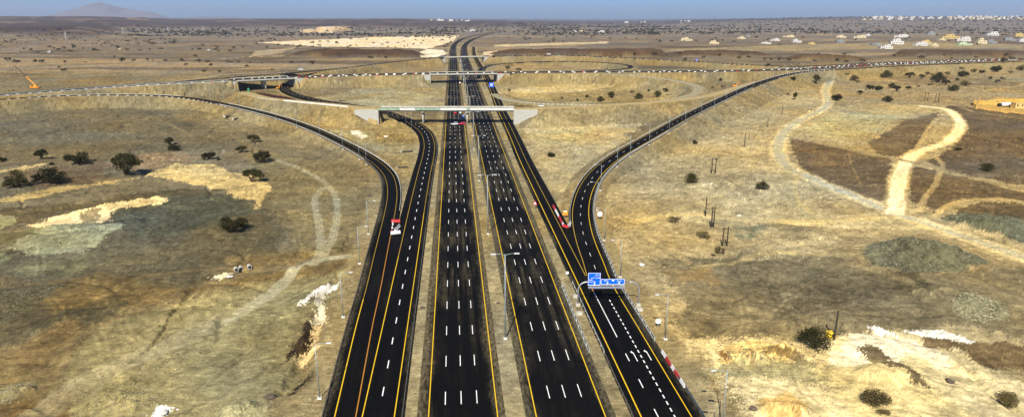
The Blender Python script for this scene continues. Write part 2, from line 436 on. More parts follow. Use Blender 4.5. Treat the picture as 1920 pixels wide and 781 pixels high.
# ---- soil colours (albedo), laid out as patches on the ground
fx, fy = GX.ravel(), GY.ravel()
def warped(amp, sc, seed):
    wx = fx + (fbm(fx / sc, fy / sc, seed, 4) - .5) * 2 * amp; wy = fy + (fbm(fx / sc, fy / sc, seed + 50, 4) - .5) * 2 * amp
    return wx, wy
_fy = np.maximum(fy, 60)
WPS = {}
for key, (amp, sc) in {'s': (3, 6), 'm': (9, 22), 'l': (26, 60)}.items():
    wx, wy = warped(amp, sc, 500 + len(WPS) * 7)
    jit = RNG.normal(size=(2, fx.size)) * {'s': .5, 'm': 1.3, 'l': 4}[key]
    WPS[key] = to_px(wx + jit[0], np.maximum(wy + jit[1], 60), 0.0)
C = np.empty((fx.size, 3))
u0, v0 = to_px(fx, _fy, 0.0)
lu, lv = WPS['l']
def mixc(mask, col):
    global C
    C += (np.asarray(col) - C) * mask[:, None]
def inside(poly, key='m'):
    U, V = WPS[key]
    p = np.array(poly, float)
    m = np.nonzero((U > p[:, 0].min()) & (U < p[:, 0].max()) & (V > p[:, 1].min()) & (V < p[:, 1].max()))[0]
    uu, vv = U[m], V[m]; ins = np.zeros(m.size, bool); n = len(p)
    for i in range(n):
        x1, y1 = p[i]; x2, y2 = p[(i + 1) % n]
        if y1 == y2: continue
        c = ((y1 > vv) != (y2 > vv)) & (uu < (x2 - x1) * (vv - y1) / (y2 - y1) + x1)
        ins ^= c
    return m[ins]
def paint(poly, col, op=1.0, key='m', streak=0.0):
    m = inside(poly, key)
    if m.size == 0: return
    o = np.full(m.size, op)
    if streak:
        o = o * np.clip(1 - streak + 2 * streak * sstep(.3, .7, fbm(fx[m] / 18., fy[m] / 5., 640, 4)), 0, 1)
    C[m] += (np.asarray(col) - C[m]) * o[:, None]
TR = np.zeros(fx.size)
def track(pts, width, col, op=1.0, edge=None, edge_w=2.0, ruts=False):
    pth = spline([(*W(a, b), 0) for a, b in pts], step=5)
    d, _, q = path_field(fx, fy, pth, width + edge_w + 12)
    m = np.nonzero(d < 1e8)[0]
    dd = d[m] + (fbm(fx[m] / 7, fy[m] / 7, 660, 3) - .5) * min(3., width * .3)
    if edge is not None:
        o = sstep(width / 2 + edge_w, width / 2 - .3, dd) * op * (.75 + .25 * fbm(fx[m] / 9, fy[m] / 9, 661, 3))
        C[m] += (np.asarray(edge) - C[m]) * o[:, None]
    o = sstep(width / 2, width / 2 - min(1.6, width * .3), dd) * op
    TR[m] = np.maximum(TR[m], o * min(1, width / 6))
    if ruts: o = o * (.55 + .45 * np.cos(dd * 2 * math.pi / 2.4) ** 2)
    C[m] += (np.asarray(col) - C[m]) * o[:, None]

TAN, SAND, BRIGHT, OLIVE = (.29, .235, .135), (.435, .355, .205), (.66, .515, .25), (.185, .16, .10)
far_t = sstep(150, 70, lv)
C[:] = TAN
mixc(far_t, (.27, .22, .155)); mixc(sstep(80, 62, lv), (.27, .23, .18)); mixc(sstep(50, 42, lv), (.13, .105, .10))
# broad belts of paler wash running across the far plain
belt = sstep(.52, .66, fbm(fx / 420., fy / 130., 601, 4)) * sstep(45, 75, v0) * sstep(175, 120, v0)
mixc(belt * .8, (.40, .315, .2))
belt = sstep(.55, .66, fbm(fx / 300., fy / 80., 611, 4)) * sstep(60, 85, v0) * sstep(175, 120, v0)
mixc(belt * .6, (.15, .12, .085))
# right-hand sandy ground
paint([(1125, 430), (1110, 380), (1190, 300), (1400, 190), (1600, 140), (1990, 115), (2600, 110), (3600, 1150), (1500, 1150), (1330, 781), (1200, 560)], SAND, 1, 'l')
paint([(1500, 145), (2000, 128), (2400, 140), (2400, 205), (1560, 200)], (.36, .28, .155), .8, 'm', .3)
paint([(1660, 138), (1900, 150), (1920, 160), (1700, 160)], (.26, .2, .11), .6, 'm', .5)
# left field
paint([(-900, 195), (250, 190), (420, 225), (640, 300), (690, 420), (640, 500), (400, 560), (-900, 700)], (.255, .215, .135), 1, 'm')
paint([(-900, 200), (240, 198), (420, 245), (470, 275), (300, 290), (180, 305), (-900, 345)], (.22, .185, .115), .85, 'm', .3)
paint([(-300, 190), (300, 188), (420, 215), (600, 262), (700, 330), (640, 300), (420, 240), (250, 205)], (.30, .25, .15), .8, 'm')
paint([(470, 285), (640, 305), (705, 390), (660, 470), (560, 480), (500, 400)], (.285, .235, .128), .8, 'm', .3)
paint([(180, 312), (255, 290), (330, 286), (385, 296), (330, 310), (240, 318)], (.36, .26, .15), .7, 's', .4)
paint([(60, 318), (190, 300), (200, 335), (100, 350), (0, 352), (0, 330)], (.21, .15, .085), .7, 'm', .3)
paint([(265, 322), (330, 306), (400, 306), (425, 318), (482, 328), (508, 350), (482, 398), (455, 386), (432, 362), (390, 350), (340, 338)], (.62, .48, .235), .95, 's', .25)
paint([(-40, 380), (60, 360), (105, 350), (200, 338), (262, 330), (150, 352), (90, 366), (20, 376)], (.56, .43, .2), .9, 's', .3)
paint([(-40, 325), (60, 308), (90, 305), (50, 318)], (.6, .47, .25), .8, 's', .3)
paint([(-60, 395), (100, 385), (250, 365), (340, 352), (440, 356), (300, 372), (110, 402), (0, 425)], (.165, .135, .075), .8, 's', .5)
paint([(-400, 455), (60, 470), (150, 500), (200, 405), (235, 385), (300, 368), (420, 362), (485, 378), (530, 420), (500, 470), (430, 520), (330, 545), (200, 560), (90, 640), (-400, 690)], OLIVE, .85, 'm')
paint([(205, 408), (235, 384), (300, 370), (420, 362), (480, 380), (455, 420), (330, 440), (250, 440)], (.165, .155, .10), .85, 's')
paint([(330, 430), (480, 400), (520, 430), (480, 475), (380, 490)], (.19, .15, .075), .6, 'm', .5)
paint([(45, 424), (110, 404), (190, 384), (290, 366), (314, 375), (296, 384), (240, 386), (203, 400), (196, 414), (110, 417), (75, 428)], (.76, .60, .33), 1, 's')
paint([(155, 395), (185, 388), (178, 413), (150, 414)], (.3, .24, .13), .8, 's')
paint([(18, 466), (40, 448), (62, 430), (112, 416), (160, 414), (240, 423), (205, 438), (190, 452), (150, 470), (85, 477), (48, 476)], (.36, .335, .205), 1, 's')
paint([(-80, 402), (25, 401), (37, 411), (0, 431), (-80, 440)], (.36, .335, .205), 1, 's')
paint([(-60, 452), (0, 440), (60, 428), (85, 430), (40, 446), (20, 460), (-60, 470)], (.24, .215, .12), .8, 's')
paint([(-60, 480), (10, 474), (24, 482), (0, 500), (-60, 510)], (.3, .285, .17), .9, 's')
paint([(18, 513), (48, 490), (108, 480), (178, 467), (170, 492), (120, 508), (60, 515)], (.235, .21, .122), .95, 's')
paint([(-200, 520), (130, 514), (170, 505), (330, 540), (420, 540), (640, 480), (660, 470), (640, 500), (500, 560), (300, 560), (120, 620), (70, 570), (-200, 560)], (.245, .185, .09), .75, 'm', .3)
paint([(-60, 545), (60, 530), (132, 523), (110, 545), (60, 572), (20, 600), (-60, 640)], (.165, .145, .09), .9, 's', .25)
paint([(70, 600), (130, 575), (230, 580), (140, 620), (90, 650)], (.17, .15, .09), .85, 's', .2)
paint([(130, 575), (240, 545), (240, 575), (170, 600)], (.17, .145, .085), .8, 's', .2)
paint([(30, 640), (120, 600), (160, 610), (100, 660), (20, 700)], (.26, .19, .1), .7, 's', .3)
paint([(150, 640), (300, 575), (520, 535), (640, 505), (610, 560), (560, 650), (545, 730), (430, 781), (300, 900), (-60, 900), (150, 730)], (.335, .295, .175), .9, 'm', .1)
paint([(340, 620), (470, 560), (560, 560), (540, 650), (430, 740), (330, 730)], (.31, .285, .18), .7, 'l', .3)
paint([(128, 745), (195, 712), (310, 714), (285, 781), (250, 850), (100, 850)], (.34, .30, .175), .95, 's', .2)
paint([(-80, 725), (55, 704), (72, 718), (20, 750), (-80, 760)], (.34, .30, .18), .95, 's')
paint([(398, 772), (436, 750), (512, 744), (505, 781), (470, 850), (390, 850)], (.36, .33, .2), .95, 's')
paint([(-100, 760), (60, 745), (140, 725), (120, 850), (-100, 850)], (.22, .16, .08), .8, 's', .4)
paint([(280, 781), (290, 765), (320, 768), (318, 781), (300, 800)], (.85, .82, .72), 1, 's')
paint([(400, 520), (430, 512), (445, 516), (420, 526)], (.7, .62, .45), 1, 's')
paint([(420, 480), (560, 470), (620, 470), (560, 490), (440, 512)], (.33, .255, .13), .7, 's', .4)
track([(30, 800), (180, 700), (330, 640), (440, 590)], 10, (.41, .37, .25), .6)
track([(430, 600), (520, 540), (565, 500), (600, 486), (655, 480)], 6, (.44, .41, .30), .9)
track([(585, 500), (600, 470), (598, 420), (590, 375), (605, 350)], 4.5, (.43, .39, .27), .9, ruts=True)
track([(605, 480), (625, 440), (632, 390), (625, 360), (600, 335), (520, 300)], 4.5, (.43, .39, .27), .85, ruts=True)
track([(0, 214), (180, 208), (290, 214), (390, 232), (470, 275)], 6, (.30, .24, .135), .6)
track([(180, 235), (260, 222), (300, 226), (360, 255)], 4, (.36, .28, .15), .5)
track([(440, 505), (360, 508), (250, 520), (180, 560)], 4, (.33, .26, .14), .5)
# spilled white fill and a raw ditch beside the left merging road
paint([(556, 575), (575, 548), (600, 536), (640, 522), (636, 532), (606, 545), (590, 552), (570, 570)], (.80, .76, .66), .95, 's')
paint([(598, 545), (612, 545), (610, 580), (598, 600), (592, 585)], (.8, .73, .56), .9, 's', .2)
paint([(588, 600), (604, 598), (590, 650), (565, 680), (555, 672)], (.68, .55, .33), .9, 's', .2)
paint([(570, 610), (590, 590), (585, 640), (560, 660), (535, 685), (535, 670)], (.085, .06, .03), .9, 's')
paint([(540, 730), (560, 708), (590, 694), (585, 706), (555, 726)], (.05, .036, .02), .95, 's')
# wedges beside the highway
paint([(540, 225), (700, 232), (770, 228), (800, 252), (795, 290), (778, 350), (752, 420), (745, 345), (722, 300), (650, 262)], (.375, .30, .158), .95, 'm', .15)
paint([(600, 240), (690, 250), (730, 270), (700, 278), (640, 258)], (.40, .36, .22), .7, 'm', .3)
paint([(610, 254), (635, 250), (640, 256), (618, 260)], (.8, .76, .64), .9, 's'); paint([(655, 246), (672, 244), (690, 256), (680, 260)], (.78, .73, .6), .8, 's', .2)
paint([(960, 236), (1210, 232), (1150, 280), (1095, 330), (1080, 380), (1068, 428), (1040, 392), (1000, 310)], (.49, .405, .235), 1, 'm', .1)
paint([(985, 245), (1110, 240), (1080, 262), (1010, 275)], (.47, .42, .26), .8, 'm', .3)
paint([(960, 236), (1000, 310), (1036, 385), (1028, 380), (985, 310), (955, 250)], (.22, .18, .10), .7, 's', .3)
paint([(560, 190), (700, 160), (832, 150), (828, 202), (700, 206)], (.37, .31, .185), 1, 'm', .15)
paint([(620, 195), (760, 170), (826, 172), (790, 195), (690, 200)], (.42, .39, .27), .7, 'm', .3)
paint([(455, 176), (490, 174), (560, 186), (500, 192), (460, 182)], (.10, .045, .025), .95, 's')
paint([(925, 150), (1200, 146), (1300, 160), (1270, 185), (1100, 194), (990, 190), (930, 172)], (.42, .335, .175), 1, 'm', .2)
paint([(950, 168), (1080, 158), (1160, 160), (1080, 172), (980, 178)], (.58, .47, .26), .8, 'm', .3)
paint([(1000, 178), (1190, 170), (1260, 176), (1180, 190), (1050, 190)], (.34, .26, .125), .7, 'm', .5)
paint([(905, 130), (1000, 118), (1170, 122), (1160, 130), (960, 133)], (.4, .31, .165), 1, 'm', .3)
paint([(900, 108), (1200, 112), (1400, 125), (1460, 122), (1800, 112), (1900, 108), (1900, 116), (1500, 130), (900, 118)], (.35, .265, .14), .8, 'm', .3)
paint([(540, 140), (700, 120), (835, 112), (832, 134), (640, 140)], (.35, .27, .15), 1, 'm', .2)
# far pale pans
paint([(480, 80), (560, 76), (700, 70), (860, 66), (850, 78), (800, 92), (720, 88), (600, 88), (545, 84)], (.74, .62, .42), .95, 'm', .2)
paint([(480, 95), (540, 90), (560, 88), (520, 101), (470, 106)], (.5, .4, .25), .8, 'm', .3)
paint([(778, 104), (800, 92), (830, 94), (842, 100), (820, 107), (790, 108)], (.78, .68, .48), .9, 'm')
paint([(926, 84), (1140, 78), (1135, 82), (1000, 86), (930, 88)], (.62, .5, .31), .9, 'm', .2)
paint([(560, 58), (600, 54), (650, 53), (665, 58), (620, 62), (570, 61)], (.66, .52, .33), .95, 'm', .2)
paint([(760, 49), (820, 44), (880, 47), (870, 50), (800, 52)], (.55, .46, .34), .8, 'l', .2)
paint([(905, 98), (930, 95), (935, 104), (905, 104)], (.66, .55, .36), .9, 'm')
paint([(1240, 92), (1440, 86), (1700, 78), (1920, 84), (1920, 90), (1640, 92), (1440, 96), (1260, 94)], (.42, .34, .2), .8, 'm', .3)
paint([(0, 128), (80, 118), (110, 122), (30, 134)], (.32, .25, .15), .8, 'm'); paint([(0, 90), (120, 78), (280, 76), (320, 80), (120, 90), (0, 100)], (.34, .265, .175), .7, 'm', .3)
track([(-60, 146), (60, 144), (180, 142), (330, 140)], 5, (.42, .34, .21), .8)
track([(-60, 170), (60, 154), (160, 142), (250, 129), (330, 119)], 5, (.42, .34, .21), .75)
track([(180, 170), (260, 160), (350, 149), (420, 141), (520, 132)], 9, (.5, .4, .24), .8)
track([(420, 110), (480, 106), (560, 104)], 10, (.55, .45, .29), .8)
# right: dark stony fields
BRN = (.215, .165, .10)
paint([(1478, 259), (1560, 275), (1668, 300), (1666, 382), (1600, 366), (1512, 326), (1490, 292)], BRN, .95, 's', .12)
paint([(1500, 268), (1560, 285), (1580, 310), (1530, 310)], (.3, .215, .11), .5, 'm', .5)
paint([(1625, 268), (1700, 226), (1762, 208), (1748, 240), (1712, 280), (1684, 297), (1640, 288)], BRN, .9, 's', .2)
paint([(1772, 198), (1920, 212), (2500, 230), (2500, 400), (1920, 345), (1765, 316), (1740, 302), (1792, 272), (1814, 240)], (.195, .15, .092), .95, 's', .1)
paint([(1704, 314), (1760, 320), (1920, 359), (2400, 420), (2400, 440), (1920, 374), (1800, 372), (1770, 392), (1738, 386), (1704, 372)], BRN, .95, 's', .15)
paint([(1790, 388), (1840, 378), (1920, 379), (2400, 430), (2400, 500), (1920, 410), (1800, 400)], (.18, .135, .075), .9, 's', .2)
paint([(1488, 246), (1560, 212), (1660, 205), (1690, 218), (1650, 245), (1560, 264)], (.46, .405, .235), .9, 'm', .2)
paint([(1580, 198), (1760, 196), (1780, 204), (1690, 214), (1600, 208)], (.46, .37, .195), .8, 'm', .3)
paint([(1180, 410), (1330, 390), (1560, 398), (1740, 408), (1760, 430), (1560, 420), (1400, 416), (1260, 424)], (.54, .45, .26), .5, 'm', .3)
paint([(1330, 300), (1420, 270), (1460, 300), (1520, 390), (1420, 395), (1300, 380)], (.52, .43, .25), .7, 'm', .35)
paint([(1330, 330), (1410, 325), (1440, 350), (1420, 372), (1340, 360)], (.28, .215, .115), .55, 'm', .5)
paint([(1235, 480), (1380, 474), (1560, 490), (1930, 500), (2500, 520), (2500, 640), (1920, 640), (1800, 622), (1680, 618), (1560, 628), (1420, 622), (1320, 640), (1260, 560)], (.275, .23, .14), .95, 'm', .1)
paint([(1240, 500), (1340, 490), (1350, 530), (1260, 530)], (.4, .28, .12), .6, 'm', .5)
paint([(1480, 520), (1700, 510), (1720, 560), (1500, 570)], (.19, .15, .082), .55, 'm', .5)
paint([(1300, 640), (1420, 626), (1500, 640), (1600, 624), (1720, 622), (1800, 640), (1920, 695), (2300, 800), (2300, 1100), (1500, 1100), (1330, 720)], (.62, .52, .31), .95, 'm', .1)
paint([(1560, 660), (1600, 632), (1660, 626), (1720, 640), (1790, 670), (1770, 690), (1700, 660), (1690, 690), (1640, 660), (1590, 690), (1555, 705)], (.72, .63, .45), .85, 's', .6)
paint([(1690, 622), (1760, 620), (1830, 645), (1850, 650), (1800, 642), (1740, 634)], (.80, .74, .60), 1, 's', .2)
paint([(1630, 618), (1660, 618), (1680, 628), (1650, 628)], (.82, .76, .64), .9, 's')
paint([(1345, 660), (1400, 640), (1470, 645), (1500, 680), (1420, 690), (1350, 690)], (.68, .53, .26), .9, 's', .2)
paint([(1340, 662), (1352, 656), (1372, 684), (1360, 684)], (.22, .12, .04), .85, 's'); paint([(1400, 668), (1412, 676), (1418, 688), (1404, 682)], (.25, .14, .05), .8, 's')
paint([(1430, 655), (1500, 668), (1520, 690), (1480, 676), (1436, 664)], (.16, .11, .05), .75, 's', .35)
paint([(1310, 700), (1440, 690), (1580, 705), (1620, 715), (1560, 738), (1400, 728), (1320, 730)], (.37, .335, .2), .85, 'm', .2)
paint([(1540, 705), (1680, 690), (1850, 760), (1900, 900), (1660, 850), (1560, 740)], (.66, .54, .29), .8, 'm', .25)
paint([(1604, 652), (1640, 654), (1700, 690), (1745, 732), (1700, 722), (1640, 692)], (.235, .188, .11), 1, 's')
paint([(1730, 634), (1790, 640), (1800, 652), (1760, 656), (1735, 645)], (.23, .17, .095), .9, 's')
paint([(1790, 648), (1920, 640), (2300, 690), (2300, 760), (1920, 692), (1850, 682)], (.225, .165, .088), .9, 's', .15)
paint([(1430, 745), (1480, 738), (1520, 760), (1500, 800), (1430, 800)], (.55, .38, .15), .7, 's', .35)
paint([(1325, 715), (1345, 705), (1380, 781), (1400, 860), (1370, 860)], (.26, .19, .09), .7, 'm', .3)
paint([(1560, 425), (1760, 436), (1930, 500), (2300, 560), (2300, 620), (1920, 512), (1600, 505)], (.36, .29, .165), .8, 'm', .2)
paint([(1612, 470), (1660, 452), (1760, 455), (1855, 494), (1800, 514), (1700, 515), (1640, 500)], (.19, .18, .12), .98, 's')
paint([(1612, 470), (1650, 456), (1690, 465), (1672, 492), (1640, 490)], (.27, .255, .17), .8, 's')
paint([(1776, 566), (1815, 556), (1890, 594), (1840, 604), (1790, 588)], (.25, .23, .14), .95, 's')
paint([(1756, 404), (1800, 394), (1880, 398), (1935, 410), (1950, 470), (1900, 450), (1800, 420)], (.18, .175, .115), .95, 's')
paint([(1715, 530), (1735, 525), (1755, 548), (1735, 552)], (.16, .14, .08), .9, 's'); paint([(1250, 408), (1275, 407), (1275, 416), (1250, 416)], (.16, .13, .08), .95, 's')
paint([(1370, 425), (1430, 420), (1420, 445), (1380, 450)], (.25, .24, .155), .8, 's', .3); paint([(1440, 420), (1540, 415), (1560, 450), (1460, 455)], (.27, .22, .125), .7, 'm', .3)
GR = (.42, .36, .22)
track([(1567, 138), (1556, 152), (1547, 172), (1553, 192), (1540, 207), (1500, 226), (1468, 252), (1459, 280), (1470, 304), (1500, 326), (1560, 352), (1640, 382), (1720, 410), (1820, 446), (1960, 498), (2150, 580)], 7.5, (.50, .45, .31), .95, edge=(.66, .54, .31), edge_w=4)
track([(1680, 396), (1683, 350), (1694, 312), (1722, 286), (1770, 268), (1798, 244), (1794, 220), (1768, 204), (1730, 200)], 8.5, (.80, .67, .42), .98, edge=(.58, .46, .25), edge_w=2)
track([(1715, 285), (1728, 262), (1742, 240), (1756, 222)], 4, (.58, .46, .25), .85, ruts=True)
track([(1752, 290), (1768, 310), (1760, 330), (1752, 350), (1735, 370), (1725, 390)], 4, (.58, .46, .25), .8, ruts=True)
track([(1478, 257), (1560, 273), (1640, 293), (1720, 307), (1820, 330), (1960, 362), (2100, 395)], 5, (.37, .31, .19), .95, edge=(.42, .33, .18), edge_w=2)
track([(1750, 402), (1775, 385), (1800, 376), (1860, 372), (1940, 376)], 4, (.60, .47, .24), .9, ruts=True)
track([(1500, 326), (1490, 350), (1500, 380), (1530, 402)], 4, (.55, .43, .21), .7, ruts=True); track([(1480, 310), (1480, 345), (1500, 390), (1540, 405)], 5, (.44, .38, .22), .6)
track([(1190, 415), (1280, 402), (1400, 412), (1560, 410), (1680, 404), (1760, 430)], 7, (.62, .49, .25), .7)
track([(1290, 490), (1260, 455), (1240, 430), (1270, 395), (1340, 370), (1390, 340), (1420, 290), (1470, 230), (1500, 200)], 4, (.5, .4, .21), .5)
track([(1300, 500), (1380, 487), (1460, 470), (1540, 480)], 4, (.5, .40, .2), .6)
track([(1460, 300), (1395, 310), (1340, 290), (1390, 250), (1460, 215)], 4, (.5, .4, .22), .4)
track([(1812, 250), (1860, 262), (1920, 276)], 1.6, (.4, .31, .18), .8); track([(1590, 285), (1600, 320), (1615, 350)], 1.6, (.36, .27, .14), .7)
track([(1640, 183), (1760, 186), (1840, 172), (1960, 152)], 7, (.48, .38, .2), .7); track([(1840, 140), (1920, 148), (2000, 152)], 7, (.45, .42, .32), .8)
track([(1600, 196), (1700, 194), (1780, 198), (1830, 210), (1920, 222)], 5, (.45, .36, .2), .7)
paint([(1826, 188), (1900, 186), (2050, 188), (2060, 214), (1920, 214), (1828, 204)], (.66, .47, .16), .9, 's')
track([(1150, 285), (1180, 300), (1150, 330), (1125, 365), (1128, 420), (1145, 470), (1180, 530), (1250, 660), (1300, 740)], 7, (.335, .262, .135), .8)
# faint wheel tracks wandering over the open ground
tr_ = random.Random(21)
for k in range(64):
    if k < 34: u, v = tr_.uniform(20, 640), tr_.uniform(215, 760)
    else: u, v = tr_.uniform(1160, 1900), tr_.uniform(215, 760)
    x, y = W(u, v); a = tr_.uniform(0, 6.28); pts = []
    for j in range(8):
        pts.append((x, y, 0)); a += tr_.gauss(0, .32); st_l = tr_.uniform(8, 17); x += math.cos(a) * st_l; y += math.sin(a) * st_l
    if min(p[1] for p in pts) < 90: continue
    pth = spline(pts, step=4); d, _, _ = path_field(fx, fy, pth, 4); m = np.nonzero(d < 3)[0]
    o = sstep(.75, .25, np.abs(d[m] - 1.0)) * tr_.uniform(.25, .6) * (.4 + .6 * vnoise(fx[m] / 7, fy[m] / 7, 900 + k)); g_ = 1.45 if tr_.random() < .7 else .6
    C[m] *= (1 + (g_ - 1) * o)[:, None]
# made slopes and verges of the roads take the colour of the fill
e = EMBF.ravel(); zz = GZ_.ravel()
on = sstep(-1.2, .4, np.where(e > -1e8, e - (zz - .05), -9)) * sstep(.3, 1.2, np.where(e > -1e8, e, 0) + .8)
fill = np.array((.315, .26, .15)) * (.85 + .3 * fbm(fx / 25., fy / 25., 671, 3))[:, None]
farfade = sstep(50, 110, v0)
C += (fill - C) * (on * .9 * farfade)[:, None]
top = on * sstep(1.2, 0, DCL.ravel())
C += (np.array((.37, .29, .16)) - C) * (top * .8)[:, None]
verge = sstep(4.5, 0, DCL.ravel()) * (fy < 2500) * (1 - on)
C += (np.array((.40, .335, .20)) - C) * (verge * .75)[:, None]
for i, (a, b, vb, dep, hh, c) in enumerate(RIDGES):
    sl = RM[i]; C += (np.array(c) * (.8 + .4 * fbm(fx / 20., fy / 20., 680 + i, 3))[:, None] - C) * (sstep(.02, .3, sl) * .95)[:, None]
hm = sstep(3, 25, HL.ravel()) * (u0 < 1150)
C += (np.array((.105, .075, .058)) * (.7 + .6 * fbm(fx / 300., fy / 200., 690, 4))[:, None] - C) * (hm * .85)[:, None]
pale = hm * sstep(.60, .68, fbm(fx / 260., fy / 120., 695, 4)); C += (np.array((.33, .25, .18)) - C) * (pale * .7)[:, None]
qh = sstep(1, .3, np.hypot((fx - W(625, 60)[0]) / 190, (fy - W(625, 60)[1]) / 260) + (fbm(fx / 90, fy / 90, 697, 3) - .5) * .6)
C += (np.array((.68, .53, .34)) - C) * (qh * .9)[:, None]
# natural mottling: wash, scraper furrows, gravel, scattered stones
nearw = sstep(70, 190, v0)
base_l = C.mean(1)
rx, ry = fx + (fbm(fx / 38., fy / 38., 740, 3) - .5) * 60, fy + (fbm(fx / 38., fy / 38., 745, 3) - .5) * 60
calm = 1 - .7 * TR
n1 = fbm(fx / 30., fy / 30., 701, 5); n2 = fbm(fx / 6.5, fy / 6.5, 711, 4); n3 = fbm(fx / 1.7, fy / 1.7, 721, 3)
g1 = 1 - np.abs(2 * vnoise(rx / 11., ry / 11., 751) - 1); g2 = 1 - np.abs(2 * vnoise(rx / 5., ry / 5., 755) - 1)
furrow = np.sin((rx * .55 + ry * .83) * 2 * math.pi / 3.1) * sstep(.5, .66, fbm(fx / 45., fy / 45., 761, 3)) + np.sin((rx * .9 - ry * .43) * 2 * math.pi / 2.7) * sstep(.52, .66, fbm(fx / 50., fy / 50., 771, 3))
off_road = sstep(0, 6, DCL.ravel()); FUR = np.zeros(fx.size)
FUR[inside([(150, 500), (200, 405), (235, 385), (300, 368), (420, 362), (485, 378), (530, 420), (500, 470), (330, 545), (200, 560)], 'l')] = 1
FUR[inside([(18, 466), (62, 430), (160, 414), (240, 423), (150, 470), (85, 477)], 's')] = .6
C *= (1 + ((n1 - .5) * .42 + (n2 - .5) * .45 * nearw + (n3 - .5) * .62 * nearw + furrow * .10 * nearw * off_road * FUR) * calm)[:, None]
C *= (1 + sstep(.86, .98, g1)[:, None] * np.array((.12, .11, .08)) * (nearw * off_road)[:, None] - (sstep(.93, 1., g2) * .16 * nearw * off_road)[:, None])
sp = RNG.rand(fx.size); C *= np.where(sp < .012, .45, np.where(sp > .99, 1.45, 1))[:, None] ** nearw[:, None]
C *= (1 + (RNG.rand(fx.size) - .5) * (.20 + .5 * np.clip(ROUGH.ravel(), 0, 1)))[:, None]
hue = (fbm(fx / 55., fy / 55., 731, 3) - .5)
C *= np.stack([1 + hue * .25, 1 + hue * .02, 1 - hue * .5], 1)
C = np.clip(C, .01, .95) ** 1.50 * np.array((1.10, 1.15, 1.24))
LUM = C @ np.array((.3, .59, .11)); C = LUM[:, None] + (C - LUM[:, None]) * 1.0
C = np.clip(C, .012, .9)

me = bpy.data.meshes.new('ground')
co = np.stack([GX.ravel(), GY.ravel(), GZ_.ravel()], 1).astype(np.float32)
ii = np.arange(NR * NC).reshape(NR, NC)
quads = np.stack([ii[:-1, :-1].ravel(), ii[:-1, 1:].ravel(), ii[1:, 1:].ravel(), ii[1:, :-1].ravel()], 1).astype(np.int32)
me.vertices.add(len(co)); me.vertices.foreach_set('co', co.ravel())
me.loops.add(quads.size); me.loops.foreach_set('vertex_index', quads.ravel())
me.polygons.add(len(quads)); me.polygons.foreach_set('loop_start', np.arange(0, quads.size, 4, dtype=np.int32)); me.polygons.foreach_set('loop_total', np.full(len(quads), 4, np.int32))
me.polygons.foreach_set('use_smooth', np.ones(len(quads), bool))
ca = me.color_attributes.new('soil', 'FLOAT_COLOR', 'POINT')
ca.data.foreach_set('color', np.concatenate([C, np.ones((len(C), 1))], 1).astype(np.float32).ravel())
me.update(); me.validate()
m, nt, b = new_mat('desert_soil')
at = nd(nt, 'ShaderNodeAttribute'); at.attribute_name = 'soil'
geo = nd(nt, 'ShaderNodeNewGeometry')
def noise_node(scale, det=4, rough=.6, vec=None):
    n = nd(nt, 'ShaderNodeTexNoise'); n.inputs['Scale'].default_value = scale; n.inputs['Detail'].default_value = det; n.inputs['Roughness'].default_value = rough
    nt.links.new(vec if vec is not None else geo.outputs['Position'], n.inputs['Vector']); return n
mp = nd(nt, 'ShaderNodeMapping'); mp.inputs['Rotation'].default_value = (0, 0, rad(24)); mp.inputs['Scale'].default_value = (.22, 1, 1)
nt.links.new(geo.outputs['Position'], mp.inputs['Vector'])
n1 = noise_node(.55, 5); n2 = noise_node(2.6, 4, .7); n3 = noise_node(.9, 4, .6, mp.outputs['Vector'])
def mapr(n, lo, hi, a=.25, bb=.75):
    r = nd(nt, 'ShaderNodeMapRange'); r.inputs['From Min'].default_value = a; r.inputs['From Max'].default_value = bb
    r.inputs['To Min'].default_value = lo; r.inputs['To Max'].default_value = hi; nt.links.new(n.outputs['Fac'], r.inputs['Value']); return r
def mul(a, bq):
    k = nd(nt, 'ShaderNodeMath', operation='MULTIPLY'); nt.links.new(a, k.inputs[0]); nt.links.new(bq, k.inputs[1]); return k.outputs[0]
f = mul(mul(mapr(n1, .78, 1.22).outputs[0], mapr(n2, .78, 1.22).outputs[0]), mapr(n3, .84, 1.16).outputs[0])
vm = nd(nt, 'ShaderNodeVectorMath', operation='SCALE'); nt.links.new(at.outputs['Color'], vm.inputs[0]); nt.links.new(f, vm.inputs['Scale'])
nt.links.new(vm.outputs['Vector'], b.inputs['Base Color'])
b.inputs['Roughness'].default_value = .95; b.inputs['Specular IOR Level'].default_value = .08
bp = nd(nt, 'ShaderNodeBump'); bp.inputs['Strength'].default_value = .55; bp.inputs['Distance'].default_value = .5
ad = nd(nt, 'ShaderNodeMath', operation='ADD'); nt.links.new(n1.outputs['Fac'], ad.inputs[0]); nt.links.new(n3.outputs['Fac'], ad.inputs[1])
nt.links.new(ad.outputs[0], bp.inputs['Height']); nt.links.new(bp.outputs['Normal'], b.inputs['Normal'])
me.materials.append(m); M_SOIL = m
tag(link('ground', me), kind='structure')
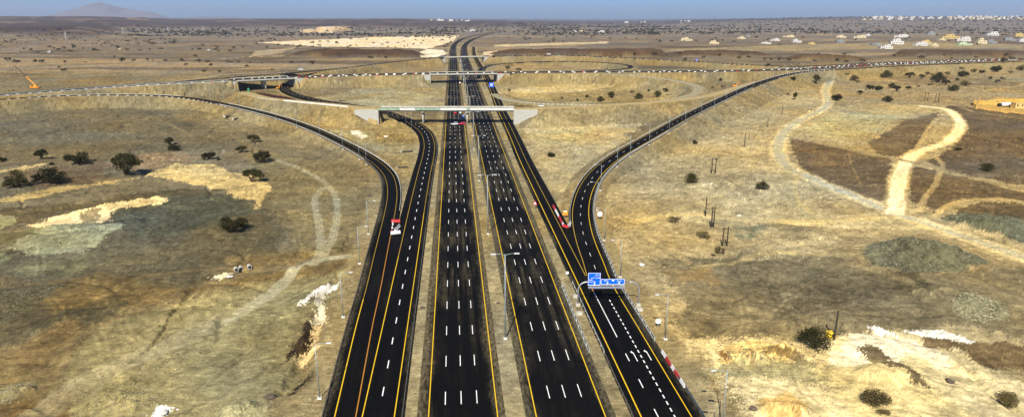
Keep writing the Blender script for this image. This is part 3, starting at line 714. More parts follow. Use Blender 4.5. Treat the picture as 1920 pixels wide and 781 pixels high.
# ------------------------------------------------------------------ road surfaces and paint
def asphalt(name, base, dust, dust_amt, edge0, edge1, streak=.5, side=0, clean=None):
    """lateral metres in uv.x, metres along in uv.y; dust blown over the shoulders and dragged along by tyres"""
    m, nt, b = new_mat(name); L = nt.links.new
    uv = nd(nt, 'ShaderNodeUVMap'); uv.uv_map = 'road'
    sep = nd(nt, 'ShaderNodeSeparateXYZ'); L(uv.outputs['UV'], sep.inputs[0])
    def nz(sc, det, sx, sy):
        mp = nd(nt, 'ShaderNodeMapping'); mp.inputs['Scale'].default_value = (sx, sy, 1); L(uv.outputs['UV'], mp.inputs['Vector'])
        n = nd(nt, 'ShaderNodeTexNoise'); n.inputs['Scale'].default_value = sc; n.inputs['Detail'].default_value = det; n.inputs['Roughness'].default_value = .62; L(mp.outputs['Vector'], n.inputs['Vector']); return n.outputs['Fac']
    def mr(src, a, bq, lo, hi, smooth=True):
        r = nd(nt, 'ShaderNodeMapRange'); r.interpolation_type = 'SMOOTHSTEP' if smooth else 'LINEAR'
        for k, v_ in (('From Min', a), ('From Max', bq), ('To Min', lo), ('To Max', hi)): r.inputs[k].default_value = v_
        L(src, r.inputs['Value']); return r.outputs[0]
    def op(o, a, bq=None, v=None):
        k = nd(nt, 'ShaderNodeMath', operation=o); L(a, k.inputs[0])
        if bq is not None: L(bq, k.inputs[1])
        if v is not None: k.inputs[1].default_value = v
        return k.outputs[0]
    lanes = nz(1.0, 4, .55, .012); blot = nz(1.0, 4, .06, .022); fine = nz(1.0, 5, 1.6, .5); cross_ = nz(1.0, 4, .10, .8)
    ab = op('ABSOLUTE', sep.outputs[0]) if side == 0 else op('MULTIPLY', sep.outputs[0], v=float(side))
    wob = op('MULTIPLY', op('SUBTRACT', blot, v=.5), v=7.0)
    wob2 = op('MULTIPLY', op('SUBTRACT', fine, v=.5), v=1.4)
    edge = mr(op('ADD', op('ADD', ab, wob), wob2), edge0, edge1, 0, 1)
    wear = op('MULTIPLY', mr(lanes, .42, .62, 0, 1), mr(blot, .40, .60, 0, 1))
    wear = op('MULTIPLY', wear, mr(cross_, .3, .6, .35, 1)); wear = op('MULTIPLY', wear, v=streak)
    if clean: wear = op('MULTIPLY', wear, mr(sep.outputs[1], clean[0], clean[1], .12, 1))   # the nearest stretch was swept
    d = op('MINIMUM', op('ADD', op('MULTIPLY', edge, mr(fine, .25, .7, .35, 1.0)), wear), v=1.0)
    d = op('MULTIPLY', d, v=dust_amt)
    mx = nd(nt, 'ShaderNodeMix'); mx.data_type = 'RGBA'; mx.inputs['A'].default_value = (*base, 1); mx.inputs['B'].default_value = (*dust, 1)
    L(d, mx.inputs['Factor'])
    # fine aggregate
    ag = nd(nt, 'ShaderNodeMix'); ag.data_type = 'RGBA'; ag.blend_type = 'MULTIPLY'; ag.inputs['Factor'].default_value = 1
    cm = nd(nt, 'ShaderNodeCombineColor'); g = mr(fine, .3, .7, .65, 1.35)
    for k in range(3): L(g, cm.inputs[k])
    L(mx.outputs['Result'], ag.inputs['A']); L(cm.outputs['Color'], ag.inputs['B'])
    L(ag.outputs['Result'], b.inputs['Base Color'])
    b.inputs['Roughness'].default_value = .85; b.inputs['Specular IOR Level'].default_value = .06
    return m
M_HW_L = asphalt('worn_asphalt', (.0032, .0032, .0032), (.125, .10, .055), .95, 5.9, 9.2, .6, clean=(105, 200))
M_HW_R = asphalt('dusty_asphalt', (.004, .004, .004), (.105, .088, .052), .95, 6.2, 9.6, .7, clean=(95, 170))
M_SLIP = asphalt('fresh_asphalt', (.0028, .0028, .003), (.12, .10, .058), .85, 4.4, 7.6, .10)
M_SLIP_L = asphalt('fresh_asphalt_dusty_edge', (.0028, .0028, .003), (.12, .10, .062), .85, 2.8, 6.2, .06, side=1)
M_SLIP_R = asphalt('fresh_asphalt_worn_edge', (.0028, .0028, .003), (.10, .085, .055), .7, 3.8, 7.2, .12, side=1)
M_SLIP_1 = asphalt('fresh_asphalt_left_edge', (.0028, .0028, .003), (.11, .092, .055), .8, 4.0, 7.0, .10, side=-1)
M_SLIP_2 = asphalt('fresh_asphalt_right_edge', (.0028, .0028, .003), (.12, .10, .058), .85, 4.0, 7.2, .08, side=1)
M_GRAVEL = mat('road_gravel', (.26, .23, .14), .95, var=.3, vs=.6, spec=.1)
M_DIRTTOP = mat('road_dirt', (.34, .26, .12), .95, var=.25, vs=.5, spec=.1)
M_YEL = mat('yellow_paint', (.68, .43, .01), .7, var=.12, vs=2); M_YELD = mat('dull_yellow_paint', (.36, .23, .02), .7, var=.25, vs=1.2)
M_ORG = mat('orange_paint', (.40, .17, .02), .7, var=.2, vs=1.5)
M_WHT = mat('white_paint', (.80, .80, .78), .7, var=.06, vs=2); M_WHTD = mat('worn_white_paint', (.5, .49, .45), .7, var=.25, vs=2)

def offset_pts(P, off):
    d = np.gradient(P[:, :2], axis=0); d /= np.maximum(np.linalg.norm(d, axis=1), 1e-9)[:, None]
    n = np.stack([d[:, 1], -d[:, 0]], 1)                       # to the right of travel
    o = np.asarray(off, float)
    return P[:, :2] + n * (o[:, None] if o.ndim else o)
def road_mesh(name, path, l, r, m, lift=.06, skirt=.6, a=None, b=None, cols=6, kind='structure', thick=None):
    P, S = path
    a = S[0] if a is None else a; b = S[-1] if b is None else b
    q = np.concatenate([[a], S[(S > a + .5) & (S < b - .5)], [b]])
    P = np.stack([np.interp(q, S, P[:, k]) for k in range(3)], 1)
    offs = np.linspace(-l, r, cols + 1); n = len(q)
    prof = [offset_pts(P, -l - skirt * .8)] + [offset_pts(P, o) for o in offs] + [offset_pts(P, r + skirt * .8)]
    zs = [P[:, 2] + lift - skirt] + [P[:, 2] + lift] * len(offs) + [P[:, 2] + lift - skirt]
    ul = [-l - skirt] + list(offs) + [r + skirt]
    k = len(prof); v = []; uv = []
    for i in range(n):
        for j in range(k): v.append((prof[j][i, 0], prof[j][i, 1], zs[j][i])); uv.append((ul[j], q[i]))
    f = [(i * k + j, i * k + j + 1, (i + 1) * k + j + 1, (i + 1) * k + j) for i in range(n - 1) for j in range(k - 1)]
    me = bpy.data.meshes.new(name); me.from_pydata(v, [], f); me.materials.append(m)
    ul_ = me.uv_layers.new(name='road')
    li = np.empty(len(me.loops), np.int32); me.loops.foreach_get('vertex_index', li)
    ul_.data.foreach_set('uv', np.array(uv, np.float32)[li].ravel())
    o = link(name, me); tag(o, kind=kind); return o
def paint_strip(mb, path, off, w, a, b, lift, mi=0, step=6.0):
    q, P = sub_path(path, a, b, step if b - a > step else b - a)
    L_, R_ = offset_pts(P, off - w / 2), offset_pts(P, off + w / 2)
    vs = []
    for i in range(len(q)): vs += [(L_[i, 0], L_[i, 1], P[i, 2] + lift), (R_[i, 0], R_[i, 1], P[i, 2] + lift)]
    mb.add(vs, [(2 * i, 2 * i + 1, 2 * i + 3, 2 * i + 2) for i in range(len(q) - 1)], mi)
def s_at_row(path, py, z=0.0):
    P, S = path; u, v = to_px(P[:, 0], np.maximum(P[:, 1], 10), P[:, 2]); o = np.argsort(v)
    return float(np.interp(py, v[o], S[o]))
def lines(road, path, solid, dashed, lift, name='lane_marking'):
    """painted lines of one road as one child sheet per colour"""
    by = {}
    for off, w, m, a, b in solid:
        by.setdefault(m, MB()); paint_strip(by[m], path, off, w, a, b, lift)
    for off, w, m, a, b, per, ln, ph in dashed:
        by.setdefault(m, MB()); q = a + (ph - a) % per
        while q + ln < b: paint_strip(by[m], path, off, w, q, q + ln, lift, step=ln); q += per
    for m, mb in by.items(): tag(mb.build(name, m, road), kind='structure')

END = hwL[1][-1]
RL = road_mesh('highway', hwL, 9.7, 9.7, M_HW_L, cols=8); RR = road_mesh('highway', hwR, 9.9, 9.9, M_HW_R, cols=8)
# dash rows: centre of the lowest row seen at photo row 745, one every 17.5 m
phL = s_at_row(hwL, 745) - 2.8
lines(RL, hwL, [(-7.25, .24, M_YEL, 0, 520), (8.05, .24, M_YEL, 0, 520), (-7.25, .24, M_YELD, 520, END - 5), (8.05, .24, M_YELD, 520, END - 5)], [(o, .2, M_WHT, 0, 2000, 17.5, 5.6, phL) for o in (-3.6, .05, 3.7)], .085)
phR = s_at_row(hwR, 733) - 2.8
lines(RR, hwR, [(-7.7, .24, M_YEL, 0, 520), (7.6, .24, M_YEL, 0, 520), (-7.7, .24, M_YELD, 520, END - 5), (7.6, .24, M_YELD, 520, END - 5)], [(o, .2, M_WHT, 0, 2000, 17.5, 5.6, phR) for o in (-3.7, .0, 3.8)], .085)
R1 = road_mesh('slip_road', r1, 5.4, 4.0, M_SLIP_1, lift=.075)
# the merge area between the two right-hand roads
R2 = road_mesh('slip_road', r2, 5.0, 6.2, M_SLIP_R, lift=.09)
L1 = road_mesh('slip_road', l1, 6.6, 5.6, M_SLIP_2, lift=.085)
L2 = road_mesh('slip_road', l2, 4.6, 5.2, M_SLIP_L, lift=.075)
CR = road_mesh('crossing_road', cross, 16.5, 16.5, M_SLIP, lift=.07, cols=10)
FR = road_mesh('loop_road', farrd, 5.5, 5.5, M_SLIP, lift=.10)
LP = road_mesh('loop_road', loop, 4.8, 4.8, M_SLIP, lift=.09)
NE = road_mesh('dirt_road', near, 5.6, 5.6, M_DIRTTOP, lift=.05, a=SPAN['near'][1] + .5)
NW = road_mesh('dirt_road', near, 5.6, 5.6, M_DIRTTOP, lift=.05, b=SPAN['near'][0] - .5)
RG = road_mesh('gravel_road', ring, 4.6, 4.6, M_GRAVEL, lift=.06)
def gore(name, pts, m, lift):
    mb = MB(); vs = [(*W(a, b), lift) for a, b in pts]; mb.add(vs, [tuple(range(len(vs)))])
    o = mb.build(name, m); uvl = o.data.uv_layers.new(name='road')
    for i, lp in enumerate(o.data.loops): c = vs[lp.vertex_index]; uvl.data[i].uv = (2.0, c[1])
    tag(o, kind='structure'); return o

e1, e2, f1, f2 = r1[1][-1], r2[1][-1], l1[1][-1], l2[1][-1]
sr = s_at_row
apex = 517
lines(R1, r1, [(-3.45, .3, M_YEL, 0, e1), (.35, .26, M_YELD, sr(r1, apex), e1), (.3, .24, M_WHT, sr(r1, 632), sr(r1, 546))],
      [(.3, .24, M_WHT, 0, sr(r1, 640), 13, 4, sr(r1, 727))], .115)
lines(R2, r2, [(3.7, .24, M_YEL, 0, 520), (3.7, .24, M_YELD, 520, e2), (-3.6, .28, M_YELD, sr(r2, apex), e2)],
      [(0, .3, M_WHT, 0, sr(r2, 556), 2.75, 1.45, 0), (0, .24, M_WHTD, sr(r2, 536), e2, 13, 4, sr(r2, 531))], .125)
lines(L1, l1, [(-3.6, .24, M_YEL, 0, sr(l1, 480)), (-3.6, .24, M_YELD, sr(l1, 480), f1), (3.5, .24, M_YEL, 0, sr(l1, 400)), (3.5, .24, M_YELD, sr(l1, 400), f1)],
      [(0, .26, M_WHT, 0, 900, 12.9, 4, sr(l1, 742))], .12)
k0 = sr(l2, 470)
lines(L2, l2, [(2.3, .26, M_YEL, sr(l2, 560), f2), (2.3, .2, M_YELD, 0, sr(l2, 560)), (-2.35, .26, M_ORG, sr(l2, 430), f2), (-2.35, .2, M_YELD, 0, sr(l2, 430))], [], .11)
ec = cross[1][-1]
lines(CR, cross, [(o, .3, M_WHTD, 5, ec - 5) for o in (-15.2, 15.2)] + [(o, .3, M_YELD, 5, ec - 5) for o in (-3.6, 3.6)], [(o, .25, M_WHTD, 5, ec - 5, 16, 5, 0) for o in (-7.6, -11.4, 7.6, 11.4)], .105)
lines(FR, farrd, [(o, .24, M_WHTD, 5, farrd[1][-1] - 5) for o in (-4, 4)], [], .135)
lines(LP, loop, [(o, .24, M_WHTD, 2, loop[1][-1] - 12) for o in (-3.6, 3.6)], [], .125)
# painted turn arrows on the exit lanes
def turn_arrow(s_lat, row):
    t = t_at(row); mb = MB()
    P = [(-.16, -5.2), (.16, -5.2), (.16, .4), (.4, 1.0), (.4, .4), (1.0, 1.5), (.25, 2.4), (.3, 1.8), (-.16, 1.0)]
    k = [(P[0], P[1], P[2], P[8]), (P[2], P[3], P[7], P[8]), (P[4], P[5], P[6])]
    for poly in k: mb.add([(*H(s_lat - x * .7, t + y * .75), .135) for x, y in poly], [tuple(range(len(poly)))])
    tag(mb.build('lane_arrow', M_WHT, R2), kind='structure')
turn_arrow(47.6, 678); turn_arrow(51.3, 677)
mb = MB(); mb.add([(*W(a, b), .14) for a, b in ((1108.5, 540), (1111, 539.5), (1113.5, 548), (1112, 548.5))], [(0, 1, 2, 3)]); tag(mb.build('lane_marking', M_ORG, R2), kind='structure')
# ------------------------------------------------------------------ materials for the things
M_CONC = mat('pale_concrete', (.40, .38, .32), .9, var=.22, vs=.6, spec=.15, bump=.1); M_CONCW = mat('new_white_concrete', (.56, .545, .49), .85, var=.1, vs=.5, spec=.15)
M_CONCG = mat('green_grey_formwork', (.23, .30, .22), .85, var=.3, vs=.5, spec=.15); M_GIRD = mat('girder_concrete', (.24, .23, .20), .9, var=.2, vs=.5, spec=.1)
M_STEEL = mat('galvanized_steel', (.46, .48, .50), .45, .7, var=.12, vs=3); M_RAIL = mat('guardrail_steel', (.55, .56, .53), .5, .0, var=.12, vs=2)
M_RAILD = mat('weathered_guardrail_steel', (.20, .19, .16), .6, .4, var=.25, vs=1); M_POLE = mat('pole_grey_paint', (.27, .31, .33), .55, .2, var=.1, vs=2)
M_LAMP = mat('lamp_housing', (.48, .48, .46), .4, var=.05); M_DARK = mat('black_rubber', (.012, .012, .013), .8, var=.3)
M_BLUE = mat('sign_blue', (.0, .10, .72), .45, var=.04, vs=1); M_SIGNW = mat('sign_white', (.86, .87, .88), .5, var=.03, vs=2)
M_RED = mat('red_plastic', (.46, .03, .035), .5, var=.15, vs=2); M_WPL = mat('white_plastic', (.70, .68, .65), .5, var=.08, vs=2)
M_WOOD = mat('tarred_wood', (.035, .028, .02), .9, var=.3, vs=2); M_ORANGE = mat('orange_paint_machine', (.72, .27, .015), .5, var=.12, vs=1.5)
M_GLASS = mat('dark_window_glass', (.02, .024, .03), .15, var=.1, spec=.5); M_CARW = mat('white_car_paint', (.82, .82, .80), .3, var=.03, spec=.5)
M_CARR = mat('red_car_paint', (.60, .02, .05), .3, var=.05, spec=.5); M_CARB = mat('blue_truck_paint', (.015, .10, .42), .35, var=.1, spec=.5)
M_GREEN = mat('green_formwork_paint', (.05, .26, .10), .6, var=.15); M_YBOX = mat('yellow_tank_paint', (.68, .45, .03), .5, var=.1)
M_TRUNK = mat('acacia_bark', (.075, .055, .035), .95, var=.3, vs=4)
def leaf_mat(name, c):
    m, nt, b = new_mat(name); L = nt.links.new
    oi = nd(nt, 'ShaderNodeObjectInfo'); geo_ = nd(nt, 'ShaderNodeNewGeometry'); tc = nd(nt, 'ShaderNodeTexCoord')
    n = nd(nt, 'ShaderNodeTexNoise'); n.inputs['Scale'].default_value = 6; n.inputs['Detail'].default_value = 3; L(tc.outputs['Object'], n.inputs['Vector'])
    r = nd(nt, 'ShaderNodeValToRGB'); r.color_ramp.elements[0].position = .3; r.color_ramp.elements[1].position = .72
    r.color_ramp.elements[0].color = (c[0] * .6, c[1] * .6, c[2] * .6, 1); r.color_ramp.elements[1].color = (c[0] * 1.5, c[1] * 1.45, c[2] * 1.3, 1)
    L(n.outputs['Fac'], r.inputs['Fac'])
    hs = nd(nt, 'ShaderNodeHueSaturation'); mr = nd(nt, 'ShaderNodeMapRange'); mr.inputs['To Min'].default_value = .65; mr.inputs['To Max'].default_value = 1.35
    L(oi.outputs['Random'], mr.inputs['Value']); L(mr.outputs[0], hs.inputs['Value']); L(r.outputs['Color'], hs.inputs['Color'])
    L(hs.outputs['Color'], b.inputs['Base Color']); b.inputs['Roughness'].default_value = .8; b.inputs['Specular IOR Level'].default_value = .15
    return m
M_LEAF = leaf_mat('acacia_leaves', (.027, .025, .007)); M_LEAFG = leaf_mat('green_leaves', (.036, .035, .009)); M_LEAFB = leaf_mat('dry_leaves', (.095, .075, .03))

M_DKG = mat('unsurfaced_deck', (.085, .09, .07), .9, var=.3, vs=.4)
# ------------------------------------------------------------------ bridges
def bridge(name, label, path, span, width, piers, thick=1.2, par_h=1.0, wing=18.0, parapet_mats=None, cap_drop=.9, wingmat=None, group='road bridges of the interchange'):
    (x0, y0, z0), _ = at_s(path, span[0]); (x1, y1, z1), _ = at_s(path, span[1])
    Ls = math.hypot(x1 - x0, y1 - y0); ang = math.atan2(y1 - y0, x1 - x0)
    root = empty(name, (x0, y0, 0), ang); tag(root, label, 'bridge', group)
    hw = width / 2; zt = z0 + .12
    # deck with shaped cross-section (cantilever edges) running from abutment to abutment
    sec = [(-hw, zt - .45), (-hw + 1.2, zt - .75), (-hw + 1.6, zt - thick), (hw - 1.6, zt - thick), (hw - 1.2, zt - .75), (hw, zt - .45), (hw, zt), (-hw, zt)]
    MB().prism(sec, lambda u, v, t: (t, u, v), -.2, Ls + .2).build('deck', M_GIRD, root)
    MB().box((Ls / 2, 0, zt + .03), (Ls + .6, width - .8, .06)).build('road_surface', M_SLIP if parapet_mats is None else M_DKG, root)
    for sy in (-1, 1):
        segs = parapet_mats if (parapet_mats and sy == -1) else [(0, 1, M_CONC)]
        for a, b, mm in segs:
            pm = MB(); xa, xb = a * Ls - (.2 if a == 0 else 0), b * Ls + (.2 if b == 1 else 0)
            prof = [(-.22, zt - .75), (.22, zt - .75), (.2, zt + .3), (.1, zt + par_h), (-.12, zt + par_h), (-.22, zt + .3)]
            pm.prism([(sy * (hw + .225) + p, q) for p, q in prof], lambda u, v, t: (t, u, v), xa + .02, xb - .02)
            pm.build('parapet', mm, root)
    for px in piers:
        q = (s_near_px(path, px) - span[0]); 
        n = 2 if width < 16 else 4
        w_ = width - 3.0
        gx = at_s(path, span[0] + q)[0]; gz = GZ(gx[0], gx[1]) - .4
        for i in range(n):
            yy = -w_ / 2 + w_ * (i + .5) / n
            MB().tube([(q, yy, gz), (q, yy, zt - thick - cap_drop)], .75, .75, 12).build('pier', M_CONC, root, True)
        MB().box((q, 0, zt - thick - cap_drop / 2 - .02), (1.9, w_ + 1.2, cap_drop), bev=.15).build('pier_cap', M_CONC, root)
    wm = wingmat or M_CONC
    for q, sg in ((0, -1), (Ls, 1)):
        MB().box((q + sg * .55, 0, (zt - .28) / 2 - .5), (1.0, width - .2, zt + .7)).build('abutment', wm, root)
        for sy in (-1, 1):
            yb = sy * (hw + .12)
            poly = [(0.06, -.8), (3, -.8), (wing, zt - (25 - wing) * .52 - 1.4), (wing, zt - .2), (0.06, zt - .2)]
            MB().prism(poly, lambda u, v, t: (q + sg * u, yb + t, v), -.25, .25).build('wing_wall', wm, root)
    return root
pan = mat('wing_wall_panels', (.36, .355, .32), .9, var=.16, vs=.9, spec=.1)
bridge('road_bridge', 'nearest bridge with bare white and greenish side over the highway', near, SPAN['near'], 12.4, (793, 876), 1.9, 1.15, wing=20,
       parapet_mats=[(0, .16, M_CONCG), (.16, .27, M_CONCW), (.27, .46, M_CONCG), (.46, .655, M_CONCW), (.655, .68, M_CONCG), (.68, 1, M_CONCW)], wingmat=pan)
bridge('road_bridge', 'middle wide bridge lined with white barriers over the highway', cross, SPAN['crossB'], 34, (868,), 2.0, .75, wing=17, wingmat=pan)
bridge('road_bridge', 'left bridge of the crossing road above the sunken loop road and dark red soil', cross, SPAN['crossD'], 34, (492,), 2.0, .75, wing=17, wingmat=pan)
bridge('road_bridge', 'farthest slim bridge over the highway before it bends away', farrd, SPAN['far'], 11.6, (862,), 1.7, .7, wing=17, wingmat=pan)

# ------------------------------------------------------------------ guardrails and long walls
def guardrail(name, label, path, off, a, b, m, double=False, zlift=.06, post_step=4.0, rail_h=.34, group='guardrails along the slip roads', top=.80):
    q, P = sub_path(path, a, b, 4.0); xy = offset_pts(P, off); root = empty(name, (xy[0][0], xy[0][1], P[0][2])); o = np.array(root.location)
    tag(root, label, 'guardrail', group)
    rb = MB(); n = len(q)
    d = np.gradient(xy, axis=0); d /= np.linalg.norm(d, axis=1)[:, None]; nn = np.stack([d[:, 1], -d[:, 0]], 1)
    sides = (-.32, .32) if double else (0,)
    for sd in sides:
        prof = [(-.03, top - rail_h), (.05, top - rail_h * .75), (-.03, top - rail_h * .5), (.05, top - rail_h * .25), (-.03, top), (-.07, top), (-.07, top - rail_h)]
        k = len(prof); vs = []
        for i in range(n):
            for u, v in prof: vs.append((xy[i, 0] + nn[i, 0] * (sd + u) - o[0], xy[i, 1] + nn[i, 1] * (sd + u) - o[1], P[i, 2] + zlift + v - o[2]))
        rb.add(vs, [(i * k + j, i * k + (j + 1) % k, (i + 1) * k + (j + 1) % k, (i + 1) * k + j) for i in range(n - 1) for j in range(k)])
    rb.build('rail', m, root)
    q2, P2 = sub_path(path, a, b, post_step); xy2 = offset_pts(P2, off); many = len(q2) > 100
    if many:
        pb = MB()
        for i in range(len(q2)): pb.box((xy2[i, 0] - o[0], xy2[i, 1] - o[1], P2[i, 2] + zlift + .33 - o[2]), (.15, .12 if not double else .5, .95))
        pb.build('posts', m, root)['kind'] = 'stuff'
    else:
        pm_ = MB().box((0, 0, 0), (.15, .12 if not double else .5, .95)).mesh('post', m)
        for i in range(len(q2)): link('post', pm_, root, (xy2[i, 0] - o[0], xy2[i, 1] - o[1], P2[i, 2] + zlift + .33 - o[2]))
    return root
guardrail('guardrail', 'weathered dark guardrail along the outer left edge of the left merging road', l2, 5.0, s_at_row(l2, 300), f2 - 20, M_RAILD)
guardrail('guardrail', 'pale guardrail along the inner edge of the left slip road bend', l2, -4.3, s_near_px(l2, 420), s_at_row(l2, 395), M_RAIL)
guardrail('guardrail', 'thin outer guardrail of the left slip road between its lamp posts', l2, 5.0, s_near_px(l2, 420), s_at_row(l2, 299), M_RAIL)
guardrail('guardrail', 'dark guardrail on the dirt strip between left merging road and highway', l1, 5.3, 10, s_at_row(l1, 262), M_RAILD)
guardrail('guardrail', 'bright guardrail around the outside of the right slip road bend', r2, 6.0, s_at_row(r2, 640), s_near_px(r2, 1240), M_RAIL, True, top=.9, rail_h=.42)
guardrail('guardrail', 'outer guardrail of the climbing right slip road beneath its lamp posts', r2, 6.0, s_near_px(r2, 1242), s_near_px(r2, 1400), M_RAIL)
guardrail('guardrail', 'pale guardrail on the inner edge of the right slip road bend', r2, -4.7, s_at_row(r2, 425), s_near_px(r2, 1400), M_RAIL)
guardrail('guardrail', 'left one of two bright guardrails before the blue sign gantry', hwR, 9.7, s_at_row(hwR, 664), s_at_row(hwR, 540), M_RAIL, True, top=.95, rail_h=.45)
guardrail('guardrail', 'right one of two bright guardrails before the blue sign gantry', r1, -5.3, s_at_row(r1, 660), s_at_row(r1, 530), M_RAIL, False, top=.95, rail_h=.45)
guardrail('guardrail', 'dark cable guardrail beside the exit lanes at the bottom right', r1, -5.4, 10, s_at_row(r1, 664), M_RAILD)
guardrail('guardrail', 'blue grey guardrail past the red and white barriers', r2, 6.3, 10, s_at_row(r2, 722), mat('blue_grey_steel', (.16, .20, .26), .5, .4), top=.9, rail_h=.5)
guardrail('guardrail', 'rail along the right edge of the merging road under the near bridge', r1, 3.9, s_at_row(r1, 385), s_at_row(r1, 150), M_RAILD)
# unfinished concrete wall beside the embankment that leads to the near bridge
def long_wall(label, path, off, a, b, h, w, m, zl=0.0, name='concrete_wall', cat='wall', group=None):
    q, P = sub_path(path, a, b, 3.0); xy = offset_pts(P, off); mb = MB(); n = len(q); vs = []
    L_, R_ = offset_pts(P, off - w / 2), offset_pts(P, off + w / 2)
    for i in range(n):
        hh = h * (1 if i % 5 else .85)
        vs += [(*L_[i], P[i, 2] + zl - .5), (*R_[i], P[i, 2] + zl - .5), (*R_[i], P[i, 2] + zl + hh), (*L_[i], P[i, 2] + zl + hh)]
    f = [(i * 4 + j, i * 4 + (j + 1) % 4, (i + 1) * 4 + (j + 1) % 4, (i + 1) * 4 + j) for i in range(n - 1) for j in range(4)] + [(0, 3, 2, 1), tuple(4 * (n - 1) + j for j in (0, 1, 2, 3))]
    mb.add(vs, f); o = mb.build(name, m); tag(o, label, cat, group); return o
long_wall('long white concrete kerb wall on the embankment before the near bridge', near, 5.2, s_near_px(near, 541), s_near_px(near, 662), 1.1, 1.2, M_CONCW)
long_wall('low rough concrete edge beside the excavator on the left embankment', near, 4.6, s_near_px(near, 492), s_near_px(near, 530), .7, 1.0, M_CONC)
long_wall('continuous pale kerb along the left slip road side of the dirt wedge', l2, -6.2, s_near_px(l2, 60), s_near_px(l2, 330), .35, .5, M_CONC)
long_wall('pale kerb line on the far carriageway edge of the crossing road at left', cross, -1.0, s_near_px(cross, -100), s_near_px(cross, 430), .6, .6, M_CONC, .1)
long_wall('pale kerb line on the near edge of the crossing road at left', cross, 16.6, s_near_px(cross, -100), s_near_px(cross, 425), .5, .7, M_CONC, .1)

# ------------------------------------------------------------------ plastic and concrete barriers
def barrier_mesh(m, L=3.6, h=1.15, w=.9):
    mb = MB(); prof = [(-w / 2, 0), (w / 2, 0), (w / 2, .22), (.16, .5), (.12, h), (-.12, h), (-.16, .5), (-w / 2, .22)]
    mb.prism(prof, lambda u, v, t: (t, u, v), -L / 2, L / 2); return mb.mesh('barrier', m)
B_W, B_R = barrier_mesh(M_WPL), barrier_mesh(M_RED); B_S = {'w': barrier_mesh(M_WPL, 4.4, .85, .6), 'r': barrier_mesh(M_RED, 4.4, .85, .6)}; B_C = barrier_mesh(M_CONC, 3.4, .9, .6)
NBAR = 0
def put_bar(x, y, z, ang, me, label, group, name='barrier', cat='barrier', sc=1.0):
    global NBAR
    o = link(name, me, None, (x, y, z), ang); tag(o, label, cat, group)
    if sc != 1: o.scale = (sc, sc, sc)
    NBAR += 1; return o
def bars(path, off, pa, pb, spacing, where, red=.0, stagger=0., me=None, jit=.3, sc=1.0, redzones=()):
    a, b = sorted((s_near_px(path, pa), s_near_px(path, pb))); q = a + stagger
    while q < b:
        (x, y, z), d = at_s(path, q); o = off + random.uniform(-jit, jit)
        x, y = x + d[1] * o, y - d[0] * o
        u = float(to_px(x, y, z)[0]); r = random.random() < (.85 if any(p < u < r_ for p, r_ in redzones) else red)
        put_bar(x, y, z + .1, math.atan2(d[1], d[0]) + random.uniform(-.06, .06), me or (B_R if r else B_W), ('red' if r else 'white') + ' barrier block ' + where, 'red barriers ' + where if r else 'white barriers ' + where, sc=sc)
        q += spacing * random.uniform(.75, 1.25)
bars(cross, 15.8, 2, 425, 11, 'on the crossing road left of its left bridge', .04, redzones=((396, 406),), sc=.8)
bars(cross, -2.5, 440, 545, 9, 'on the left bridge of the crossing road', .05, sc=.65)
bars(cross, 15.2, 550, 800, 11, 'on the near edge between the two crossing road bridges', .06, redzones=((558, 585), (765, 780)), sc=.85)
bars(cross, 2.0, 552, 800, 13, 'mid road between the two crossing road bridges', .06, redzones=((560, 580),), stagger=5, sc=.85)
bars(cross, 3.0, 806, 930, 12, 'on the middle bridge above the highway', .05, redzones=((780, 790),), sc=.65)
bars(cross, 15.0, 935, 1400, 17, 'on the near edge of the crossing road, right of highway', .06, redzones=((938, 948),), sc=.8)
bars(cross, -1.0, 940, 1400, 19, 'mid road on the crossing road, right of highway', .06, stagger=6, sc=.8)
bars(cross, 0.0, 1405, 1910, 13, 'on the middle of the crossing road at far right', .1, redzones=((1598, 1660), (1700, 1716)), sc=.85)
bars(cross, 9.0, 1560, 1915, 15, 'on the near lanes of the crossing road at far right', .22, redzones=((1600, 1625), (1680, 1700)), sc=.85)
bars(cross, -14.0, 1490, 1900, 17, 'on the far edge of the crossing road at far right', .08, redzones=((1595, 1620),), sc=.85)
bars(r2, -5.4, 1396, 1560, 7.5, 'on the inner edge of the upper right slip road', 0, sc=.6, jit=.1)
bars(r2, 5.6, 1452, 1560, 11, 'on the outer edge of the upper right slip road', 0, sc=.6, jit=.1)
NPL = NBAR
def blocks(path, off, pa, pb, spacing, where, sc=1.2, a=None, b=None, jit=.2):
    if a is None: a, b = sorted((s_near_px(path, pa), s_near_px(path, pb)))
    q = a
    while q < b:
        (x, y, z), d = at_s(path, q); o = off + random.uniform(-jit, jit); x, y = x + d[1] * o, y - d[0] * o
        put_bar(x, y, z + .05, math.atan2(d[1], d[0]) + random.uniform(-.03, .03), B_C, 'pale concrete block in the row ' + where, 'concrete blocks ' + where, 'concrete_block', 'block', sc)
        q += spacing * random.uniform(.85, 1.2)
k_ = ring[1]; half = s_at_row(ring, 168)
i_r = s_near_px((ring[0][:int(len(k_) * .55)], k_[:int(len(k_) * .55)]), 1300)
blocks(ring, 4.4, 0, 0, 4.4, 'along the near edge of the unpaved gravel ring', .8, s_near_px((ring[0][:int(len(k_) * .5)], k_[:int(len(k_) * .5)]), 945), i_r)
blocks(ring, -4.4, 0, 0, 5.6, 'along the inner edge of the gravel ring bend', .75, i_r - 40, k_[-1] - 40)
blocks(farrd, 5.2, 960, 1440, 11, 'on the far loop road right of the highway', .7)
blocks(l2, 6.4, 10, 440, 8.5, 'on the near shoulder of the left slip road', .8)
